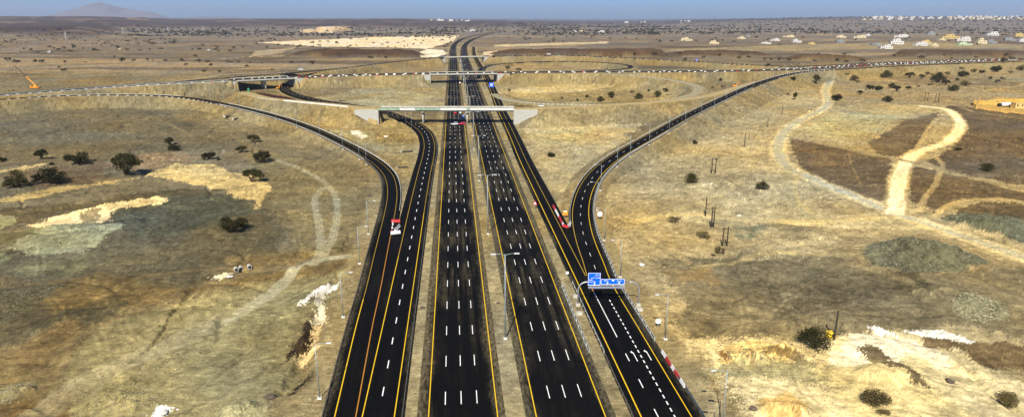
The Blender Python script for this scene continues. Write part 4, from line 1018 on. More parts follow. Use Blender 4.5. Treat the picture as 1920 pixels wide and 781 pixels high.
# gore barriers
def bar_px(pts, cols, where, grp, sc=1.0, z=.12, slim=False):
    for (a, b, ang), c in zip(pts, cols):
        x, y = W(a, b); put_bar(x, y, z, ang, B_S[c] if slim else (B_R if c == 'r' else B_W), ('red' if c == 'r' else 'white') + ' barrier ' + where, grp + (' red' if c == 'r' else ' white'), sc=sc)
def chain(p, q, n):
    (x0, y0), (x1, y1) = W(*p), W(*q); an = math.atan2(y1 - y0, x1 - x0); return [(p[0] + (q[0] - p[0]) * (i + .5) / n, p[1] + (q[1] - p[1]) * (i + .5) / n, an) for i in range(n)]
bar_px(chain((1037, 386), (1057, 424), 9), 'rrwwwrrrw', 'in the slanting row along the right merging road gore', 'gore barriers', .85)
bar_px(chain((1057, 425), (1063.5, 427), 1), 'r', 'at the tip of the right gore between two white ones', 'gore tip', .9)
bar_px(chain((1064, 427), (1070, 418), 2), 'ww', 'closing the tip of the right gore beside the slip road', 'gore tip', .9)
bar_px(chain((1242, 662), (1282, 724), 5), 'wrwrw', 'in the row of five beside the exit lanes at lower right', 'row of five barriers', 1.0, slim=True)
bar_px(chain((736.5, 416.5), (748, 416.5), 1), 'r', 'across the back of the left gore', 'left gore back', 1.05); bar_px(chain((735.5, 439), (748, 437.5), 1), 'w', 'across the front of the left gore', 'left gore front', 1.1)
bar_px(chain((734.5, 438), (737.5, 416), 3), 'rww', 'on the left side of the left gore', 'left gore side', .8); bar_px(chain((741, 433), (749, 425), 2), 'ww', 'slanting inside the left gore', 'left gore inside', 1.0)

# ------------------------------------------------------------------ lamp posts
def lamp_post(x, y, z, h, facing, twin=False, arm=2.6):
    root = empty('lamp_post', (x, y, z), facing); r = .13 if not twin else .22
    MB().box((0, 0, .1), (1.0, 1.0, .5), bev=.06).build('plinth', M_CONCW, root)
    MB().tube([(0, 0, .3), (0, 0, h)], r, r * .6, 10).build('pole', M_POLE, root, True)
    for sg in ((1, -1) if twin else (1,)):
        MB().tube([(sg * .05, 0, h - .25), (sg * arm * .5, 0, h + .05), (sg * arm, 0, h + .12)], .075 if twin else .06, .06 if twin else .05, 8).build('arm', M_POLE, root, True)
        hs_ = 1.25 if twin else 1.0
        MB().box((sg * (arm + .5 * hs_), 0, h + .12), (1.15 * hs_, .55 * hs_, .22), bev=.1).build('lamp_head', M_LAMP, root)
    return root
twin0 = None; dirs = ['nearest', 'second', 'third', 'fourth', 'fifth', 'sixth', 'seventh', 'eighth', 'ninth', 'tenth', 'eleventh', 'twelfth', 'thirteenth', 'fourteenth', 'fifteenth', 'sixteenth', 'seventeenth', 'eighteenth', 'nineteenth', 'twentieth']
tA, tB = t_at(638), t_at(440); st_ = tB - tA
hT = height_over(947, 638, 479)
for i in range(11):
    t = tA + i * st_; x, y = H(14.6, t)
    o = twin0 = lamp_post(x, y, .0, hT, -AX, True, 2.5) if i == 0 else copy_tree(twin0)
    o.location = (x, y, 0); tag(o, f'tall twin arm lamp post on the sandy median, {dirs[i]} from the camera', 'lamp post', 'twin lamp posts on the highway median')
lampL = None
LL = [(605, 745, 643), (648.6, 594.5, 524), (674.6, 495, 446), (671 + 18, 440, 400), (708, 326, 300), (693.7, 305, 286), (661.5, 289, 267), (618, 270, 252), (572.7, 252, 236), (532, 239, 225), (496.5, 228.5, 216), (464, 217, 206), (434.5, 208, 198), (409, 197.5, 189)]
hL = height_over(605, 745, 643)
def along_lamp(path, off, s, facing_sign, proto, h):
    (x, y, z), d = at_s(path, s); x, y = x + d[1] * off, y - d[0] * off
    ang = math.atan2(-d[0] * facing_sign, d[1] * facing_sign)      # arm points to the right of travel times sign
    zg = GZ(x, y)
    o = lamp_post(x, y, zg, h, ang) if proto is None else copy_tree(proto)
    o.location = (x, y, zg); o.rotation_euler = (0, 0, ang); return o
sLs = []
for i, (a, b, t) in enumerate(LL):
    s_ = s_at_row(l2, b - 3) if b > 330 else s_near_px(l2, a)
    o = along_lamp(l2, 6.8, s_, -1, lampL, hL); lampL = lampL or o
    tag(o, f'slim lamp post on the left side of the left slip road, {dirs[i]} from the camera', 'lamp post', 'lamp posts of the left slip road')
RLp = [(1362, 800), (1238, 638), (1170, 519), (1131.7, 450), (1121.4, 393), (1121.7, 355), (1133, 336), (1159, 310), (1196, 286), (1234.6, 258), (1266, 238), (1297, 220), (1323, 209), (1345.5, 199), (1365, 189), (1382.6, 182), (1398.6, 175), (1413, 168), (1425.6, 162), (1437.7, 158)]
for i, (a, b) in enumerate(RLp):
    s_ = s_at_row(r2, b) if b > 340 else s_near_px(r2, a)
    o = along_lamp(r2, 7.6 if b < 560 else 9.3, s_, -1, lampL, hL); o.scale = (1, 1, .95)
    tag(o, f'slim lamp post on the right side of the right slip road, {dirs[i]} from the camera', 'lamp post', 'lamp posts of the right slip road')
for i, px in enumerate((1449.4, 1462, 1474.5, 1492, 1512)):
    o = along_lamp(r2, 7.6, s_near_px(r2, px), -1, lampL, hL); tag(o, f'small far lamp post near the top of the right slip road, number {i + 1} counting rightwards', 'lamp post', 'lamp posts of the right slip road')
for i, (px, off) in enumerate(((757.8, -6.6), (775.6, -6.6), (787, -6.6), (616, -6.6), (575.7, -6.6), (543.8, -6.6))):
    o = along_lamp(l1, off, s_near_px(l1, px), 1, lampL, hL)
    tag(o, ['first lamp post just left of the bend under the near bridge', 'middle lamp post left of the bend under the near bridge', 'lowest lamp post left of the bend under the near bridge', 'lamp post beside the sunken road above the white kerb wall', 'lamp post of the sunken road right of the excavator', 'lamp post nearest to the left bridge beside the sunken road'][i], 'lamp post', 'lamp posts of the sunken loop road')
x, y = W(1345, 815); o = lamp_post(x, y, GZ(x, y), 8.2, math.pi * .97, arm=1.4); tag(o, 'short dark lamp post at the bottom edge right of the exit lanes', 'lamp post')
for c in o.children:
    if c.name.split('.')[0] in ('pole', 'arm', 'lamp_head'): c.data.materials[0] = M_DARK
for px in (640, 760, 1022, 1140, 1250, 1330):
    o = along_lamp(cross, -17.2, s_near_px(cross, px), 1, lampL, hL); tag(o, 'thin distant lamp post on the far side of the crossing road', 'lamp post', 'distant lamp posts of the crossing road')

# ------------------------------------------------------------------ blue sign gantry
def text_mesh(body, size, m, parent, loc, align='CENTER', name='lettering', label=None):
    cu = bpy.data.curves.new('lettering', 'FONT'); cu.body = body; cu.size = size; cu.align_x = align; cu.align_y = 'CENTER'; cu.extrude = .012
    t = bpy.data.objects.new('lettering', cu); COL.objects.link(t); bpy.context.view_layer.update()
    dg = bpy.context.evaluated_depsgraph_get(); me = bpy.data.meshes.new_from_object(t.evaluated_get(dg)); bpy.data.objects.remove(t, do_unlink=True)
    me.materials.clear(); me.materials.append(m)
    for p in me.polygons: p.material_index = 0
    o = bpy.data.objects.new(name, me); COL.objects.link(o); o.parent = parent; o.location = loc; o.rotation_euler = (math.pi / 2, 0, 0); return o
gx, gy = W(1083.5, 573); gx2, gy2 = W(1196, 571)
gy = (gy + gy2) / 2; span = gx2 - gx
def gz_at(px, py, Y=gy):                        # x and height on the gantry's plane
    k = (390.5 - py) / FPX; h = (-k * Y * CP + Y * SP) / (CP + k * SP); zc_ = Y * CP + h * SP; return (px - 960) / FPX * zc_, CAM_H - h
gr = empty('sign_gantry', (gx, gy, 0)); tag(gr, 'grey arched steel gantry with blue direction signs over the right exit road', 'sign gantry')
zb = gz_at(1110, 528)[1]
for xs, sg in ((0, 1), (span, -1)):
    bend = [(xs, 0, .2), (xs, 0, zb - 2.6)] + [(xs + sg * 2.6 * (1 - math.cos(a)), 0, zb - 2.6 + 2.6 * math.sin(a)) for a in np.linspace(.2, math.pi / 2, 6)] + [(xs + sg * 3.2, 0, zb)]
    MB().tube(bend, .24, .2, 12).build('post', M_STEEL, gr, True)
    MB().box((xs, 0, .3), (1.3, 1.3, .8), bev=.1).build('footing', M_CONC, gr)
MB().tube([(3.1, 0, zb), (span - 3.1, 0, zb)], .2, .2, 12).build('crossbeam', M_STEEL, gr, True)
def panel(p0, p1, p2):
    x0, z1 = gz_at(*p0); x1, _ = gz_at(*p1); _, z0 = gz_at(*p2)
    w_, h_ = x1 - x0, z1 - z0; cx, cz = (x0 + x1) / 2 - gx, (z0 + z1) / 2
    b = MB().box((0, 0, 0), (w_, .1, h_)).build('sign_panel', M_BLUE, gr); b.location = (cx, -.42, cz)
    fr = MB(); t = .09
    for sx_ in (-1, 1): fr.box((sx_ * (w_ / 2 - t / 2 - .03), -.065, 0), (t, .03, h_ - .06))
    for sz_ in (-1, 1): fr.box((0, -.066, sz_ * (h_ / 2 - t / 2 - .03)), (w_ - .06 - 2 * t, .03, t))
    fr.build('border', M_SIGNW, b); return b, w_, h_
b1, w1, h1 = panel((1102.8, 510), (1126, 510), (1110, 533.2))
text_mesh('\uFEE5\uFEFC\uFEBB', .66, M_SIGNW, b1, (w1 * .42, -.07, h1 * .35), 'RIGHT')
text_mesh('\uFEF2\uFE92\uFEF4\uFEA3 \uFEF1\uFEA9\uFE8D\uFEED', .62, M_SIGNW, b1, (w1 * .44, -.07, h1 * .14), 'RIGHT')
text_mesh('Sallan', .5, M_SIGNW, b1, (-w1 * .43, -.07, -h1 * .06), 'LEFT'); text_mesh('Wadi Hibi', .5, M_SIGNW, b1, (-w1 * .43, -.07, -h1 * .22), 'LEFT')
def arrow(parent, loc, ang, s=1.0):
    mb = MB(); P = [(-.1, -.5), (.1, -.5), (.1, .05), (.36, -.05), (0, .5), (-.36, -.05), (-.1, .05)]
    cs, sn = math.cos(ang), math.sin(ang)
    mb.prism([((x * cs - y * sn) * s, (x * sn + y * cs) * s) for x, y in P], lambda u, v, t: (loc[0] + u, t, loc[2] + v), -.07, -.06); mb.build('arrow', M_SIGNW, parent)
arrow(b1, (0.1, 0, -h1 * .38), math.pi, .8)
b2, w2, h2 = panel((1126.4, 521.5), (1171, 518), (1150, 531.8))
text_mesh('Sohar', .55, M_SIGNW, b2, (-w2 * .28, -.07, h2 * .2)); text_mesh('\uFEAD\uFE8E\uFEA4\uFEBB', .66, M_SIGNW, b2, (w2 * .27, -.07, h2 * .18))
arrow(b2, (-w2 * .22, 0, -h2 * .22), -rad(45), .8); arrow(b2, (w2 * .27, 0, -h2 * .2), -rad(45), .8)
MB().box((0.1, -.066, h2 * .3), (.6, .03, .6), bev=.0).build('route_shield', M_SIGNW, b2)
x0 = b1.location.x - w1 / 2; x1 = b2.location.x + w2 / 2; zw = gz_at(1110, 536)[1]
wk = MB().box(((x0 + x1) / 2, -1.15, zw), (x1 - x0, .9, .12))
for k in range(14): wk.box((x0 + (x1 - x0) * (k + .5) / 14, -.8, zw - .2), (.12, 1.4, .14))
wk.tube([(x0, -1.58, zw + .5), (x1, -1.58, zw + .5)], .04, n=6); wk.tube([(x0, -1.58, zw + .95), (x1, -1.58, zw + .95)], .04, n=6)
for k in range(11): wk.tube([(x0 + (x1 - x0) * k / 10, -1.58, zw), (x0 + (x1 - x0) * k / 10, -1.58, zw + .95)], .035, n=6)
wk.build('walkway', M_STEEL, gr)
for i, (a, b, s_) in enumerate(((1079, 556, 1.6), (1086, 588, 1.8), (1199, 581, 1.8))):
    x, y = W(a, b); o = MB().box((0, 0, .35), (s_, s_ * .8, .9), bev=.12).build('concrete_footing', M_CONC); o.location = (x, y, GZ(x, y))
    tag(o, ['concrete block behind the left gantry post', 'concrete block in front of the left gantry post', 'concrete block below the right gantry post'][i], 'concrete block')

# ------------------------------------------------------------------ small road signs
def small_sign(px, py, kind, label, s=1.0, post=M_STEEL):
    x, y = W(px, py); root = empty('road_sign', (x, y, GZ(x, y))); tag(root, label, 'road sign')
    MB().tube([(0, 0, -.2), (0, 0, 2.6 * s)], .06, n=8).build('post', post, root)
    if kind == 'tri':
        a = MB().prism([(-1.2 * s, 0), (1.2 * s, 0), (0, 2.1 * s)], lambda u, v, t: (u, t, 2.0 * s + v), -.1, -.06).build('sign_plate', M_RED, root)
        MB().prism([(-.62 * s, .35 * s), (.62 * s, .35 * s), (0, 1.4 * s)], lambda u, v, t: (u, t, 2.0 * s + v), -.13, -.105).build('sign_face', M_SIGNW, a)
    elif kind == 'disc':
        MB().tube([(0, -.1, 2.6 * s), (0, -.04, 2.6 * s)], 1.05 * s, n=20).build('sign_plate', M_SIGNW, root)
    elif kind == 'board':
        a = MB().box((0, -.08, 2.3 * s), (2.2 * s, .06, 2.0 * s)).build('sign_plate', M_ORANGE, root)
        MB().box((0, -.12, 3.1 * s), (1.3 * s, .02, .5 * s)).build('sign_face', M_SIGNW, a)
    elif kind == 'blue':
        a = MB().box((0, -.08, 5.2 * s), (6.6 * s, .12, 6.2 * s)).build('sign_plate', M_BLUE, root)
        mb = MB()
        for zz in (6.6, 5.2, 3.9): mb.box((0, -.16, zz * s), (3.8 * s, .02, .5 * s))
        mb.build('lettering', M_SIGNW, a); MB().tube([(2, 0, -.2), (2, 0, 6 * s)], .12, n=8).build('post', post, root)
    return root
small_sign(1003, 391, 'tri', 'red edged triangular warning sign beside the right merging road', 1.0); small_sign(1124.2, 412, 'disc', 'round white traffic sign right of the slip road bend', 1.05)
small_sign(1059.5, 408, 'board', 'orange board sign in the sand behind the right gore barriers', 1.0); small_sign(921.5, 166, 'blue', 'blue direction sign in front of the middle bridge beside the highway', .9)
small_sign(1233.5, 613, 'disc', 'pale round traffic sign beside the second right lamp post', .75); small_sign(1063.5, 517, 'disc', 'small white marker sign on the dirt strip left of the gantry', .5)
small_sign(1306, 114, 'blue', 'tiny blue sign by the far loop road', .55)

# ------------------------------------------------------------------ wooden power poles
def wood_pole(px, py, ytop, label, group, w=.3, twin=None):
    x, y, z = G(px, py); h = max(6, height_over(px, py, ytop)); root = empty('power_pole', (x, y, z)); tag(root, label, 'power pole', group)
    MB().tube([(0, 0, -.5), (0, 0, h)], w, w * .7, 8).build('pole', M_WOOD, root)
    if twin:
        k = twin; MB().tube([(k, .3, -.5), (k, .3, h * 1.02)], w, w * .7, 8).build('pole', M_WOOD, root)
        MB().box((k / 2, -.3, h * .93), (k + 1.6, .16, .2)).build('crossarm', M_WOOD, root); MB().box((k / 2, -.3, h * .2), (k + 1.4, .18, .24)).build('crossarm', M_WOOD, root)
    else: MB().box((0, -.25, h * .2), (1.6, .2, .2)).build('crossarm', M_WOOD, root)
    return root
gp = 'wooden power poles on the right plain'
wood_pole(1395.5, 276, 251, 'single wooden pole farthest up the slope right of the slip road', gp); wood_pole(1334, 325, 296, 'twin wooden poles above the leafy bush right of the slip road', gp, twin=2.2)
wood_pole(1322.5, 405, 369, 'single wooden pole left of the pair near the pale track', gp); wood_pole(1333.5, 426, 387, 'close twin wooden poles by the pale track', gp, .3, 1.0)
wood_pole(1354.5, 461, 426, 'twin wooden poles standing over the dry bush', gp, .3, 1.8); wood_pole(1564, 636, 582, 'tall wooden pole beside the big tree and yellow box', gp, .3)
wood_pole(1733, 189, 173.5, 'left twin wooden poles in the scrub beside the walled yard', gp, .3, 3.5); wood_pole(1753, 192, 175, 'right twin wooden poles in the scrub beside the walled yard', gp, .3, 3.5)
wood_pole(1466, 215, 197, 'lone pole left of the upper dirt road', gp); wood_pole(1439, 238, 220, 'thin lone pole below the right slip road', gp, .22)
wood_pole(1550, 158, 145, 'twin poles at the upper end of the dirt road', gp, .25, 3)

# ------------------------------------------------------------------ vehicles and machines
def car(px, py, z, ang, paint, label, kind='suv', s=1.0, surf=None):
    x, y = W(px, py, z); root = empty('car', (x, y, z), ang); tag(root, label, 'car'); root.scale = (s, s, s)
    mb = MB(); prof = [(-2.4, .45), (2.4, .45), (2.45, .95), (1.3, 1.08), (-2.4, 1.1)]
    mb.prism(prof, lambda u, v, t: (u, t, v), -.92, .92); mb.build('body', paint, root)
    cb = MB(); top = 1.78
    vs = [(1.3, -.88, 1.09), (1.3, .88, 1.09), (-2.3, .88, 1.11), (-2.3, -.88, 1.11), (.55, -.72, top), (.55, .72, top), (-2.0, .72, top), (-2.0, -.72, top)]
    cb.add(vs, [(0, 1, 5, 4), (1, 2, 6, 5), (2, 3, 7, 6), (3, 0, 4, 7)]); cb.build('windows', M_GLASS, root)
    MB().box((-.72, 0, top + .03), (2.6, 1.48, .08), bev=.03).build('roof', paint, root)
    for wx in (-1.5, 1.5):
        for wy in (-.86, .86): MB().tube([(wx, wy - .12, .36), (wx, wy + .12, .36)], .36, n=14).build('wheel', M_DARK, root)
    return root
along = math.pi / 2 - AX if False else math.pi / 2 + abs(AX)
car(853.5, 213, .1, math.pi / 2 + .09, M_CARR, 'dark pink car on the left carriageway under the near bridge', s=1.35); car(852.5, 234, .1, math.pi + .3, M_CARW, 'white pickup on the left carriageway before the near bridge', s=1.15)
car(866.5, 233.5, .1, math.pi + .1, M_CARR, 'red car stopped beside the median in front of the blue crane truck', s=1.15); car(863.5, 212.5, .1, math.pi / 2, M_CARW, 'small white car behind the blue crane truck', s=.8)
car(1015, 199.8, 9 * KZ, math.pi * .98, M_CARW, 'white car on the dirt embankment right of the near bridge', s=1.0); car(564, 131.5, 8.25 * KZ, .3, M_CARW, 'white car on the far loop road left of the highway', s=1.5)
car(1029, 102.6, 8.15 * KZ + .1, .05, M_CARW, 'white van on the far loop road right of the highway', s=1.7); car(1045, 102.6, 7.9 * KZ + .1, .05, mat('green_van_paint', (.06, .2, .1), .4), 'green van beside the white one on the far loop road', s=1.7)
car(889, 209, .1, math.pi / 2 + .09, M_CARW, 'white car on the right carriageway under the near bridge', s=.75); car(862.5, 157, .1, math.pi / 2, M_CARR, 'tiny red car on the left carriageway before the middle bridge', s=1.2)
# blue truck with a crane arm and a lowered platform
x, y = W(868.5, 224); tr = empty('crane_truck', (x, y, .1), math.pi / 2 + .06); tag(tr, 'blue crane truck with a pale platform stretched beneath the near bridge', 'truck')
MB().box((2.6, 0, 1.9), (2.2, 2.5, 2.6), bev=.3).build('cab', M_CARB, tr); MB().box((-1.4, 0, 1.0), (6.2, 2.5, .5)).build('bed', M_DARK, tr)
MB().box((-2.2, 0, 2.0), (3.2, 2.3, 1.6), bev=.2).build('crane_base', M_CARB, tr); MB().box((3.72, 0, 2.35), (.06, 2.1, 1.0)).build('windscreen', M_GLASS, tr)
for wx in (2.6, -1.6, -3.2):
    for wy in (-1.15, 1.15): MB().tube([(wx, wy - .18, .5), (wx, wy + .18, .5)], .5, n=14).build('wheel', M_DARK, tr)
MB().tube([(-2.2, 0, 2.8), (-2.6, -2.0, 5.6), (-3.0, -3.4, 6.4)], .28, .2, 8).build('boom', M_LAMP, tr)
MB().box((-5.6, 1.2, 1.2), (1.4, 10.5, .5)).build('platform', M_CONC, tr); MB().box((-4.6, -3.9, 1.5), (.5, .5, 3.4)).build('mast', M_LAMP, tr)
# mobile crane at the far left
x, y, z = G(66, 166); cr = empty('mobile_crane', (x, y, z), math.pi); tag(cr, 'yellow mobile crane with a raised boom beside the crossing road at left', 'crane')
MB().box((0, 0, 1.3), (10.5, 3.0, 1.0), bev=.2).build('carrier', M_ORANGE, cr); MB().box((-.8, 0, 2.8), (4.4, 2.8, 1.8), bev=.3).build('slewing_body', M_ORANGE, cr)
MB().box((4.4, 0, 2.6), (1.7, 2.8, 1.8), bev=.3).build('cab', M_ORANGE, cr); MB().box((1.9, -1.1, 2.9), (1.5, .9, 1.7), bev=.2).build('operator_cab', M_GLASS, cr)
for wx in (-4, -2.4, 2, 3.8):
    for wy in (-1.35, 1.35): MB().tube([(wx, wy - .2, .6), (wx, wy + .2, .6)], .6, n=14).build('wheel', M_DARK, cr)
MB().tube([(-1.5, 0, 3.6), (8.2, 0, 14.5)], .75, .6, 8).build('boom', M_ORANGE, cr); MB().tube([(8.2, 0, 14.5), (19.5, 0, 27.5)], .42, .34, 8).build('boom_extension', M_WOOD, cr)
MB().tube([(19.3, 0, 27.4), (19.3, 0, 19)], .06, n=6).build('hoist_rope', M_DARK, cr); MB().box((19.3, 0, 18.6), (.7, .5, 1.0), bev=.1).build('hook_block', M_DARK, cr)
def excavator(px, py, ang, label, s=1.0, z=None):
    x, y, z0 = G(px, py); r = empty('excavator', (x, y, z0 if z is None else z), ang); tag(r, label, 'excavator'); r.scale = (s, s, s)
    for wy in (-1.2, 1.2): MB().box((0, wy, .5), (4.4, .7, 1.0), bev=.3).build('track', M_DARK, r)
    MB().box((-.6, 0, 1.9), (3.6, 2.7, 1.5), bev=.3).build('body', M_ORANGE, r); MB().box((.8, .8, 2.6), (1.5, 1.0, 1.7), bev=.2).build('cab', M_GLASS, r)
    MB().tube([(1, -.3, 2.2), (3.4, -.3, 5.4), (5.6, -.3, 4.6)], .36, .28, 8).build('boom', M_ORANGE, r); MB().tube([(5.5, -.3, 4.7), (6.6, -.3, 1.6)], .28, .2, 8).build('arm', M_ORANGE, r)
    MB().prism([(6.2, 1.7), (7.0, 1.5), (6.8, .5), (5.8, .6)], lambda u, v, t: (u, t, v), -.9, .3).build('bucket', M_DARK, r); return r
excavator(524, 188.5, 1.2, 'orange excavator on the embankment left of the white kerb wall', .85, 8.75 * KZ); excavator(1378, 164, .2, 'orange excavator on the sand left of the right slip road', 1.2)
# green pier formwork under the left bridge
x, y, z = G(467, 176); f = empty('pier_formwork', (x, y, z)); tag(f, 'green pier formwork on a pale footing by the left bridge', 'formwork')
MB().tube([(0, 0, .4), (0, 0, 6.5)], 1.3, n=16).build('casing', M_GREEN, f); MB().box((0, 0, .25), (9, 6, .7), bev=.1).build('footing', M_CONC, f)
# culverts, pipes, debris
def culvert(px, py, ang, label, s=1.0):
    x, y, z = G(px, py); r = empty('drain_culvert', (x, y, z), ang); tag(r, label, 'culvert', 'drain culverts at the foot of the banks'); r.scale = (s, s, s)
    MB().box((0, 0, .3), (7.5, 2.0, .9), bev=.15).build('channel', M_WOOD, r); MB().box((-3.9, 0, .6), (.5, 2.6, 1.5)).build('headwall', M_CONC, r)
culvert(430, 218.5, .9, 'upper dark drain chute below the left slip road', 1.2); culvert(444.5, 223, .9, 'lower dark drain chute below the left slip road', 1.0)
culvert(763, 285, .35, 'upper dark culvert in the wedge between the left slip roads', 1.0); culvert(754.5, 314.5, .2, 'lower dark culvert in the wedge between the left slip roads', .8)
culvert(641, 189.5, 0, 'dark culvert beside the sunken road behind the white kerb wall', 1.0); culvert(1171, 239, 0, 'dark box culvert alone on the sand right of the highway', .5)
culvert(1075, 372 - 2, .0, 'dark drain at the edge of the right merging wedge', .5) if False else None
for i, (a, b) in enumerate(((443, 508), (452, 506), (468, 503))):
    x, y, z = G(a, b); o = MB().tube([(0, -.9, .75), (0, .9, .75)], .75, n=18).build('pipe_section', M_CONC); o.location = (x, y, z); o.rotation_euler = (0, 0, .5)
    r_ = MB().tube([(0, -.93, .75), (0, .93, .75)], .55, n=18).build('pipe_bore', M_DARK, o); tag(o, ['leftmost of three concrete pipe sections on the left field', 'middle of three concrete pipe sections on the left field', 'rightmost of three concrete pipe sections on the left field'][i], 'pipe', 'concrete pipe sections')
def rock(px, py, s, label, m=M_CONC, cat='rock', name='boulder', flat=.7):
    x, y, z = G(px, py); bm = bmesh.new(); bmesh.ops.create_icosphere(bm, subdivisions=2, radius=1)
    for v in bm.verts: v.co *= .75 + .5 * random.random(); v.co.z = max(-.3, v.co.z) * flat
    me = bpy.data.meshes.new(name); bm.to_mesh(me); bm.free(); me.materials.append(m); o = link(name, me, None, (x, y, z + .2 * s), random.random() * 6); o.scale = (s, s * .8, s * .8); tag(o, label, cat); return o
M_ROCKD = mat('dark_rock', (.10, .08, .055), .95, var=.35, vs=1.5, bump=.3); M_ROCKP = mat('pale_rock', (.55, .5, .4), .95, var=.2, vs=1.5)
rock(1781, 716, 1.2, 'round brown boulder on the white sand between two bushes', M_ROCKD); rock(1413, 766, 1.0, 'dark rusty boulder at the lower right of the exit lanes', M_ROCKD); rock(792, 577, .9, 'dark rubble lump on the strip left of the highway', M_ROCKD)
rock(505, 745, 1.4, 'dark low lump on the sand at the bottom left', M_ROCKD, flat=.4); rock(934, 568, .6, 'dark stone on the median near a lamp post', M_ROCKD); rock(1203, 497, 1.3, 'white slab on the sand right of the gantry', M_CONCW, 'slab', 'concrete_slab', .4)
rock(690, 367, 1.5, 'dark scrub heap beside the left slip road bend', M_ROCKD, flat=.4); rock(672, 372, 1.1, 'smaller dark heap left of the slip road bend', M_ROCKD, flat=.4); rock(1043, 375, .9, 'dark stone heap behind the right gore', M_ROCKD, flat=.4)
rock(305, 775, 1.2, 'bright white debris heap at the bottom left edge', M_CONCW, 'debris', 'debris_heap', .5); rock(430, 519, 1.3, 'white slab debris left of the pipe sections', M_CONCW, 'debris', 'debris_heap', .25)
rock(1385, 405, 1.0, 'small pale rock beside the pale track', M_ROCKP); rock(724, 257, 2.2, 'pale spoil lump in the left wedge', M_ROCKP, flat=.5)
x, y, z = G(1557, 632); o = MB().box((0, 0, .9), (2.2, 1.6, 1.8), bev=.1).build('water_tank', M_YBOX); o.location = (x, y, z); tag(o, 'yellow box tank between the big tree and the tall wooden pole', 'tank')
MB().box((.3, -.82, .9), (.5, .05, 1.2)).build('tank_panel', M_DARK, o)
x, y, z = G(1411, 220); g = empty('steel_frame', (x, y, z)); tag(g, 'small dark goal shaped frame on the sand below the right slip road', 'frame')
for k in (-2, 2): MB().tube([(k, 0, 0), (k, 0, 2.6)], .15, n=6).build('upright', M_WOOD, g)
MB().tube([(-2, 0, 2.6), (2, 0, 2.6)], .15, n=6).build('crossbar', M_WOOD, g)
# rubble: loose stones over the gravel heaps
def rubble(poly, n, s0, s1, m, nm='gravel'):
    p = np.array(poly, float); mb = MB(); k = 0; bx = [(1, 0, 0), (-1, 0, 0), (0, 1, 0), (0, -1, 0), (0, 0, 1), (0, 0, -.5)]; fc = [(0, 2, 4), (2, 1, 4), (1, 3, 4), (3, 0, 4)]
    U, V, S_ = [], [], []
    while len(U) < n:
        u, v = random.uniform(p[:, 0].min(), p[:, 0].max()), random.uniform(p[:, 1].min(), p[:, 1].max()); ins = False
        for i in range(len(p)):
            (a, b), (c, d) = p[i], p[(i + 1) % len(p)]
            if (b > v) != (d > v) and u < (c - a) * (v - b) / (d - b) + a: ins = not ins
        if ins: U.append(u); V.append(v)
    xy = [W(u, v) for u, v in zip(U, V)]; z = ground_z(np.array([q[0] for q in xy]), np.array([q[1] for q in xy]))
    for (x, y), zz in zip(xy, z):
        s = random.uniform(s0, s1); a = random.random() * 6; cs, sn = math.cos(a), math.sin(a)
        mb.add([(x + (q[0] * cs - q[1] * sn) * s * random.uniform(.7, 1.2), y + (q[0] * sn + q[1] * cs) * s * random.uniform(.7, 1.2), zz - .05 + q[2] * s * random.uniform(.5, .9)) for q in bx[:5]], fc)
    o = mb.build(nm, m); tag(o, kind='stuff'); return o
M_ST = mat('grey_green_stone', (.15, .142, .09), .95, var=.35, vs=.7); M_ST2 = mat('pale_stone', (.24, .215, .13), .95, var=.3, vs=.7); M_ST3 = mat('brown_stone', (.2, .15, .085), .95, var=.35, vs=.5)
rubble([(1612, 470), (1660, 452), (1760, 455), (1855, 494), (1800, 514), (1700, 515), (1640, 500)], 1100, .12, .5, M_ST); rubble([(1776, 566), (1815, 556), (1890, 594), (1840, 604), (1790, 588)], 500, .18, .55, M_ST2)
rubble([(1760, 405), (1800, 395), (1925, 408), (1925, 440), (1840, 425)], 500, .2, .6, M_ST)
rubble([(130, 742), (200, 712), (310, 716), (282, 790), (130, 800)], 900, .1, .3, M_ST2); rubble([(0, 724), (55, 706), (72, 718), (20, 748), (0, 750)], 300, .1, .3, M_ST2); rubble([(400, 770), (440, 751), (512, 746), (500, 800), (400, 810)], 500, .1, .3, M_ST2)
rubble([(0, 545), (130, 525), (60, 575), (0, 605)], 300, .12, .35, M_ST); rubble([(1250, 480), (1920, 500), (1920, 640), (1300, 630)], 700, .1, .34, M_ST3); rubble([(1340, 640), (1560, 650), (1540, 690), (1350, 695)], 200, .2, .6, M_ST3)
rubble([(0, 200), (600, 260), (700, 420), (600, 700), (0, 700)], 1200, .08, .3, M_ST3); rubble([(1130, 260), (1480, 230), (1480, 480), (1250, 560), (1140, 420)], 700, .1, .35, M_ST3)
rubble([(540, 143), (700, 130), (830, 124), (830, 133), (600, 143)], 240, .5, 1.6, M_ST3)
